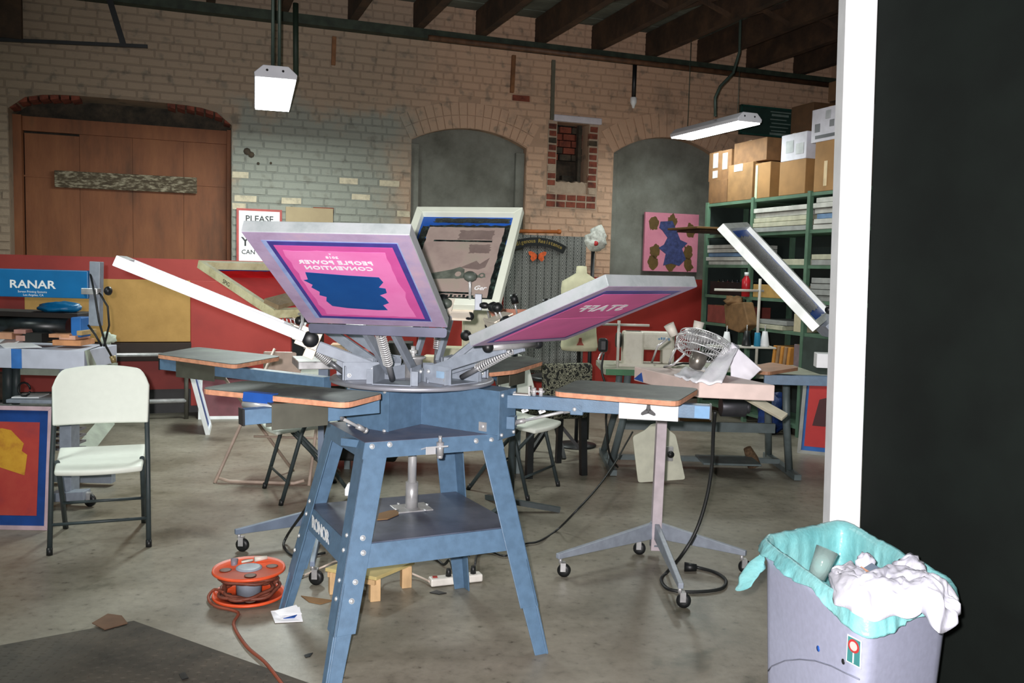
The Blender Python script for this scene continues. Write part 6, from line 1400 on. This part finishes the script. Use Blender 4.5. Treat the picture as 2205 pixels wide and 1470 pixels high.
t = thing('cardboard_box', 'brown carton under the sewing table behind the pole', 'box', (1.25, 6.7, .42)); 
bx_ = at(1497, 897, 6.6); t.location = bx_-V((0, 0, .06)); q = MB(); q.box(bx_, (.20, .2, .12)); q.build('carton', m_card, t, bevel=.003); q = MB(); q.box(bx_+V((0, 0, .0605)), (.04, .2, .001)); q.build('packing_tape', mat('packing_tape', (186, 150, 104)), t)
q = MB(); q.box((bx_.x, 6.62, bx_.z-.075), (.9, .25, .02)); tag(q.build('table_shelf', m_st), 'narrow shelf slung under the sewing table carrying a carton', 'shelf')
# machine
m_sm = blend('cream_machine_enamel', [(178, 174, 158), (200, 196, 182), (206, 202, 190)], 7, .4, .05)
ms = thing('sewing_machine', 'cream industrial sewing machine on the grey sewing table', 'sewing machine', (.95, 6.5, TZ))
def ax_(u, Y=6.5): return at(u, 750, Y).x
x0, x1, x2, x3 = ax_(1340), ax_(1384), ax_(1424), ax_(1450)
ztop = at(1390, 713, 6.5).z; zarm = at(1400, 752, 6.5).z
q = MB(); q.box(((x0+x1)/2, 6.5, (TZ+ztop)/2), (x1-x0, .16, ztop-TZ)); q.build('column', m_sm, ms, bevel=.018)
q = MB(); q.box(((x0+x3)/2, 6.5, (zarm+ztop)/2), (x3-x0, .13, ztop-zarm)); q.build('arm', m_sm, ms, bevel=.02)
q = MB(); q.box(((x2+x3)/2, 6.5, zarm-.04), (x3-x2, .12, .12)); q.build('needle_head', m_sm, ms, bevel=.015)
q = MB(); q.box(((x0+x3)/2+.02, 6.5, TZ+.012), (x3-x0+.12, .20, .024)); q.build('bed', m_sm, ms, bevel=.004)
q = MB(); q.tube(V(((x2+x3)/2, 6.5, zarm-.1)), V(((x2+x3)/2, 6.5, TZ+.03)), .006); q.build('needle_bar', m_chrome, ms)
q = MB(); q.lathe(V((x0-.02, 6.5, ztop-.07)), [(0, -.03), (.05, -.03), (.06, -.02), (.06, 0), (.05, .01), (0, .01)], V((1, 0, 0)), 22); q.build('handwheel', m_black, ms)
q = MB(); xx = x2-.03
for k in range(5): q.box((xx+k*.018, 6.4335, ztop-.05+.004*(k % 2)), (.012, .003, .012+.006*(k % 3)))
q.build('blue_mark', mat('blue_letter', (90, 140, 176), .5), ms)
m_pole = mat('white_pole', (206, 202, 192), .4)
def thread_stand(label, px, Y, ztop_, arm=None, tray=None):
    t = thing('thread_stand', label, 'thread stand', V((px, Y, TZ))); q = MB(); q.tube(V((px, Y, TZ)), V((px, Y, ztop_)), .011, n=10); q.build('pole', m_pole, t)
    if arm: q = MB(); q.tube(V((px+arm[0], Y, arm[2])), V((px+arm[1], Y, arm[2])), .009, n=8); q.build('arm', m_pole, t)
    if tray: q = MB(); q.box((px+tray[0], Y, tray[2]), (tray[1], .16, .012)); q.build('tray', m_pole, t, bevel=.004)
    return t
c = at(1333, 690, 6.35); thread_stand('white pole thread stand left of the cream sewing machine', c.x, 6.35, c.z, arm=(-.12, .22, c.z-.03))
c = at(1637, 600, 6.45); zt_ = at(1637, 747, 6.45).z
thread_stand('white thread stand with long side arm before the shelving', c.x, 6.45, c.z, arm=(-.33, .03, at(1600, 625, 6.45).z), tray=(-.13, .5, zt_))
def cone(u, m_, label, h=.12, r0=.034, r1=.018, Y=6.45):
    x = at(u, 745, Y).x; t = thing('thread_cone', label, 'thread cone', V((x, Y, zt_+.006)), 'thread cones on the stand'); q = MB(); q.lathe(V((x, Y, zt_+.006)), [(0, 0), (r0, 0), (r0, .01), (r1, h), (0, h)], UP, 18); q.build('thread', m_, t)
    q = MB(); q.tube(V((x, Y, zt_+.006+h)), V((x, Y, zt_+h+.05)), .004, n=6); q.build('spindle', m_chrome, t)
cone(1564, m_white, 'short white thread cone at the far left of the thread tray', .10); cone(1607, m_black, 'black thread cone on the thread tray', .11); cone(1630, mat('teal_thread', (20, 124, 160), .7), 'teal blue thread cone beside the white one', .10, .024, .02); cone(1646, m_white, 'tall white thread cone at the near end of the thread tray', .11)
q = MB(); c = at(1300, 735, 6.3); q.box((c.x, 6.35, TZ+.16), (.07, .08, .10)); u_ = thing('table_lamp_arm', 'small black machine lamp left of the sewing machine', 'lamp', (c.x, 6.35, TZ)); q.build('lamp_head', m_black, u_, bevel=.02)
q = MB(); q.path([V((c.x, 6.35, TZ)), V((c.x-.03, 6.35, TZ+.06)), V((c.x, 6.35, TZ+.12))], .007); q.build('lamp_neck', m_chrome, u_)
q = MB(); q.path(smooth([at(1300, 760, 6.2), at(1296, 800, 6.15), at(1310, 850, 6.15), at(1305, 900, 6.15), at(1312, 975, 6.2), fl(1330, 1005, .01)]), .008); tag(q.build('cable_drop', m_cable), 'black cable hanging from the sewing table to the floor', 'cable')
# lid with knob: white platen leaning on the floor
Pn = V((0, -1, .12)).normalized(); Pp = fl(1420, 1040)+V((0, .0, .0))
pts = [pl(u, v, Pp, Pn) for u, v in ((1362, 940), (1378, 932), (1390, 926), (1403, 913), (1432, 912), (1440, 926), (1455, 936), (1476, 1032), (1374, 1039))]
t = thing('white_platen', 'white-topped wooden platen leaning under the beige slab', 'platen', Pp)
q = MB(); q.prism(roundpoly(pts, .02, 3), V((0, .018, 0))); q.build('board', mat('cream_board', (214, 214, 194), .5, var=.05), t, bevel=.002)
q = MB(); c = pl(1440, 975, Pp, Pn); q.box(c+V((0, -.02, 0)), (.05, .03, .10)); q.build('mount_plate', m_steel, t, bevel=.002)
q = MB(); knob(q, c+V((0, -.035, .0)), (.3, -1, 0), .025); q.build('knob', m_black, t)
q = MB(); c = fl(1622, 1012); q.path([c+V((.02, .05, .02)), c+V((-.0, .05, .08)), c+V((-.04, .05, .16))], [.05, .045, .03], 10); tag(q.build('brush', blend('brown_bristles', [(84, 64, 44), (140, 112, 84)], 60, .9, .8)), 'brown bristle brush standing by the sewing table foot', 'brush')
q = MB(); c = fl(1700, 935); 
blob(q, c+V((-.17, .02, .19)), .13, .12, .2, 6, .35, 22, 14, .95); tag(q.build('blue_sack', mat('blue_sack', (24, 52, 110), .5, var=.25, bump=.4)), 'dark blue sack standing at the foot of the shelving', 'sack')
# ================================================================ MANNEQUIN AND STANDING DECOR
Ym = 7.3
mn = thing('dress_form', 'cream dress form torso standing before the woven blanket', 'mannequin', at(1250, 700, Ym)*V((1, 1, 0)))
zs = lambda v: at(1250, v, Ym).z
xc = at(1250, 650, Ym).x
prof = [(590, .045, .045), (578, .05, .05), (590, .055, .05), (602, .14, .075), (612, .175, .09), (640, .165, .11), (670, .15, .11), (700, .13, .10), (730, .145, .11), (752, .16, .12)]
q = MB(); rows = [(572, .0, .0), (573, .042, .04), (588, .046, .045), (597, .10, .065), (606, .158, .08), (622, .165, .095), (650, .160, .105), (685, .135, .095), (715, .14, .10), (745, .155, .11), (754, .145, .10), (755, 0, 0)]
q.grid(lambda u, v: V((xc+(lambda r: r[1])(rows[min(len(rows)-1, int(round(v*(len(rows)-1))))])*math.cos(u*6.2832), Ym+rows[min(len(rows)-1, int(round(v*(len(rows)-1))))][2]*math.sin(u*6.2832), zs(rows[min(len(rows)-1, int(round(v*(len(rows)-1))))][0]))), 24, len(rows)-1, wrap=True)
o = q.build('torso', mat('cream_linen', (206, 202, 170), .8, var=.05, bump=.05), mn)
q = MB(); q.tube(V((xc, Ym, 0)), V((xc, Ym, zs(750))), .016); q.build('stand_pole', m_black, mn)
q = MB(); q.lathe(V((xc, Ym, 0)), [(0, 0), (.17, 0), (.17, .015), (.03, .03), (0, .03)], UP, 24); q.build('stand_base', m_black, mn)
q = MB(); zc_ = zs(733)
q.prism([V((xc+x, Ym-.118, zc_+z)) for x, z in ((-.03, -.03), (.03, -.03), (.012, .0), (.01, .03), (-.01, .03), (-.012, 0))], V((0, .012, 0)))
q.build('printed_emblem', mat('dull_red_print', (150, 70, 56), .7), mn)
pc_ = at(1275, 600, 7.6); t = thing('flower_pole', 'crumpled white foil bloom with a red spot on a black pole', 'decoration', (pc_.x, 7.6, 0))
q = MB(); q.tube(V((pc_.x, 7.6, 0)), V((pc_.x, 7.6, at(1275, 538, 7.6).z)), .016); q.build('pole', m_black, t)
q = MB(); bc_ = at(1284, 512, 7.58); mm = blend('crumpled_foil', [(150, 150, 142), (206, 208, 200), (226, 228, 220)], 30, .4, .6)
axb = (UP+V((.35, 0, 0))).normalized(); xb = axb.cross(V((0, 1, 0))).normalized()
q.grid(lambda u, v: bc_+axb*((v-.5)*.24)+(xb*math.cos(u*6.2832)+V((0, 1, 0))*math.sin(u*6.2832))*(.085*math.sin(max(.02, min(1, (v**.75)))*math.pi)**.8*(1+.45*noise.noise(V((math.cos(u*6.28)*3, math.sin(u*6.28)*3, v*6))))+.002), 26, 18, wrap=True); q.build('bloom', mm, t)
q = MB(); q.lathe(bc_+V((-.01, -.085, -.05)), [(0, 0), (.022, .0), (.015, .012), (0, .015)], V((0, -1, 0)), 10); q.build('red_spot', mat('red_spot', (190, 50, 50), .5), t)
# ================================================================ SECOND PRESS (right, behind the white post)
p2 = thing('screen_printing_press', 'second blue press mostly hidden behind the white post', 'printing press', (2.55, 4.9, 0))
Y2 = 4.6
pv2 = at(1785, 705, Y2)
hub2 = V((2.35, 4.75, 0))
q = MB(); q.tube(V((hub2.x, hub2.y, .0)), V((hub2.x, hub2.y, .9)), .06, n=18); q.build('centre_post', m_steel, p2)
for k in range(4):
    a = k*math.pi/2+.4; q = MB(); q.bar(V((hub2.x, hub2.y, .10)), V((hub2.x+.42*math.cos(a), hub2.y+.42*math.sin(a), .03)), .07, .05); q.build('leg', m_blue, p2)
q = MB(); q.lathe(V((hub2.x, hub2.y, 0)), [(0, .93), (.27, .93), (.28, .95), (.27, .965), (0, .965)], UP, 36); q.build('turntable_disc', m_steel, p2)
a_, b_ = at(1812, 822, 4.72), at(1645, 816, 4.95); q = MB(); q.bar(V((hub2.x, hub2.y, a_.z)), b_, .05, .055); q.build('platen_arm', m_blue, p2, bevel=.002)
q = MB(); zz = b_.z+.05; q.prism(roundpoly([fl(1588, 800, zz), fl(1655, 808, zz), fl(1722, 797, zz), fl(1660, 786, zz)], .04), UP*.018); pt_ = q.build('platen', mat('pale_platen', (176, 128, 98), .6, var=.08), p2)
q = MB(); a_ = at(1765, 775, 4.62); q.box(a_+V((.06, 0, 0)), (.16, .1, .075), -10); q.build('white_plate', m_white, p2, bevel=.003)
c = at(1790, 700, 3.95); q = MB(); q.bar(c, V((hub2.x, hub2.y, .98)), .05, .04); q.build('arm_bar', m_bluegray, p2, bevel=.002)
q = MB(); q.obox(at(1786, 702, 3.93), V((.7, 0, -.7)), V((0, 1, 0)), V((.7, 0, .7)), .08, .2, .07); q.build('screen_clamp', m_bluegray, p2, bevel=.004)
for u, v in ((1762, 668), (1788, 690)):
    q = MB(); knob(q, at(u+22, v, 3.85), V((-.2, -1, .2)), .018); q.build('knob', m_black, p2)
# its raised white screen, seen almost edge-on
HL = V((1.276, 3.703, 1.238)); dv, av = V((-.386, .159, .426)), V((.216, .432, .035)); dS = dv.normalized(); LS = dv.length
axS = (av-dS*av.dot(dS)).normalized(); WS = av.length; nS = dS.cross(axS).normalized()
axes = (HL+axS*WS/2, axS, dS, nS if nS.z > 0 else -nS, WS, LS)
TK2 = TK
t, lp, h, L_, X, d, n = screen(None, 'mid', 'raised white screen with blue ink in front of the shelving, near the white post', rail_m=mat('white_green_frame2', (224, 230, 226), .45), rw=.03, axes=axes)
sheet(t, lp, rect(-h+.025, h-.025, .025, L_-.025), -.004, .001, mat('strong_blue_filler', (24, 84, 176)), 'mesh_fabric')
random.seed(9); sheet(t, lp, ragged(-h+.07, h-.05, .07, L_-.07, .015, 20), -.002, .001, m_ink, 'ink')
# ================================================================ CLUTTER BEHIND THE PRESS
t = thing('work_table', 'pale green work table behind the press', 'table', (-.55, 6.3, 0))
q = MB(); q.box((-.55, 6.45, .73), (1.3, .5, .04)); q.build('tabletop', mat('pale_green_top', (170, 176, 150), .6), t, bevel=.003)
for x in (-1.16, .06):
    for y in (6.25, 6.66): q = MB(); q.box((x, y, .355), (.04, .04, .71)); q.build('leg', m_st, t)
q = MB(); q.box((-.55, 6.6, .35), (1.3, .03, .05)); q.build('crossbar', mat('yellow_bar', (120, 104, 60), .6), t)
zt2 = .751
def onT(u, Y): return at(u, 760, Y).x
t = thing('label_machine', 'cream machine with round black side wheel behind the press knobs', 'machine', (onT(1022, 6.2), 6.25, zt2))
x = onT(1022, 6.2); q = MB(); q.box((x+.04, 6.25, zt2+.22), (.26, .22, .44)); q.build('body', mat('cream_body', (206, 202, 174), .5), t, bevel=.02)
q = MB(); q.box((x-.12, 6.22, zt2+.08), (.2, .18, .14)); q.build('base', mat('cream_body', (206, 202, 174)), t, bevel=.015)
q = MB(); q.lathe(V((x-.06, 6.13, zt2+.24)), [(0, -.01), (.032, -.01), (.038, .0), (.038, .02), (.016, .03), (0, .03)], V((0, -1, 0)), 22); q.build('wheel', m_black, t)
q = MB(); q.box((onT(1110, 6.3), 6.3, zt2+.03), (.34, .3, .05), 6); tag(q.build('pink_grey_box', mat('pinkish_case', (190, 170, 150), .6), bevel=.005), 'pinkish flat case on the table behind the press spring', 'case')
q = MB(); c = at(1110, 684, 5.2); q.prism(roundpoly([at(u, v, 5.2) for u, v in ((1048, 664), (1176, 667), (1160, 700), (1080, 712))], .03), V((0, .02, 0))); q2 = thing('wooden_platen', 'reddish wooden board on a black clamp behind the right-hand screen', 'board', (c.x, 5.2, 0))
q.build('board', blend('reddish_plywood', [(176, 112, 90), (200, 140, 116)], 14, .7, .2), q2, bevel=.003)
q = MB(); q.tube(V((c.x, 5.24, 0)), V((c.x, 5.24, c.z)), .02); q.build('stand_pole', m_darkleg, q2)
for k in range(3):
    a = k*2.094; q = MB(); q.bar(V((c.x, 5.24, .06)), V((c.x+.3*math.cos(a), 5.24+.3*math.sin(a), .015)), .03, .03); q.build('leg', m_darkleg, q2)
for u, v in ((1040, 655), (1100, 645), (1170, 655)):
    q = MB(); q.tube(at(u, v, 5.15), at(u, v, 5.15)+V((.04, 0, .01)), .03, n=12); q.build('knob', m_black, q2); q = MB(); q.tube(at(u+8, v+5, 5.17), at(u+14, v+34, 5.19), .006); q.build('screw_rod', m_chrome, q2)
for i, (u, Y, sx, sy, sz, cl, lb, nm) in enumerate(((660, 6.2, .16, .2, .22, (26, 28, 30), 'black case on the left end of the pale green table', 'case'), (705, 6.1, .14, .12, .10, (60, 170, 80), 'small bright green tray behind the left press arm', 'tray'), (735, 6.3, .16, .16, .14, (196, 160, 130), 'tan carton behind the left press arm', 'box'), (790, 6.3, .2, .2, .10, (150, 56, 50), 'dull red box on the pale green table', 'box'), (860, 6.35, .18, .2, .16, (44, 44, 40), 'dark box behind the hub of the press', 'box'), (935, 6.3, .16, .16, .07, (206, 196, 170), 'low cream box behind the press spring', 'box'))):
    x = onT(u, Y); q = MB(); q.box((x, Y+.05, zt2+sz/2), (sx, sy, sz), random.uniform(-10, 10)); tag(q.build(nm if nm != 'box' else 'small_box', mat('clutter_%d' % i, cl, .6, var=.1), bevel=.005), lb, nm)
q = MB(); q.box((-1.05, 6.35, .3), (.5, .4, .45)); tag(q.build('dark_bin', mat('dark_tub', (34, 34, 32), .7, var=.2), bevel=.02), 'dark tub under the left end of the pale green table', 'bin')
# wire rack at the edge-on screen's clamp
t = press
for k in range(5): q = MB(); q.path([at(598+k*8, 672-k*0, 4.1), at(604+k*8, 700, 4.1), at(618+k*8, 712, 4.15)], .003, 6); q.build('rack_wire', m_chrome, t)
q = MB(); q.tube(at(596, 676, 4.1), at(640, 690, 4.12), .004); q.build('rack_rail', m_chrome, t)
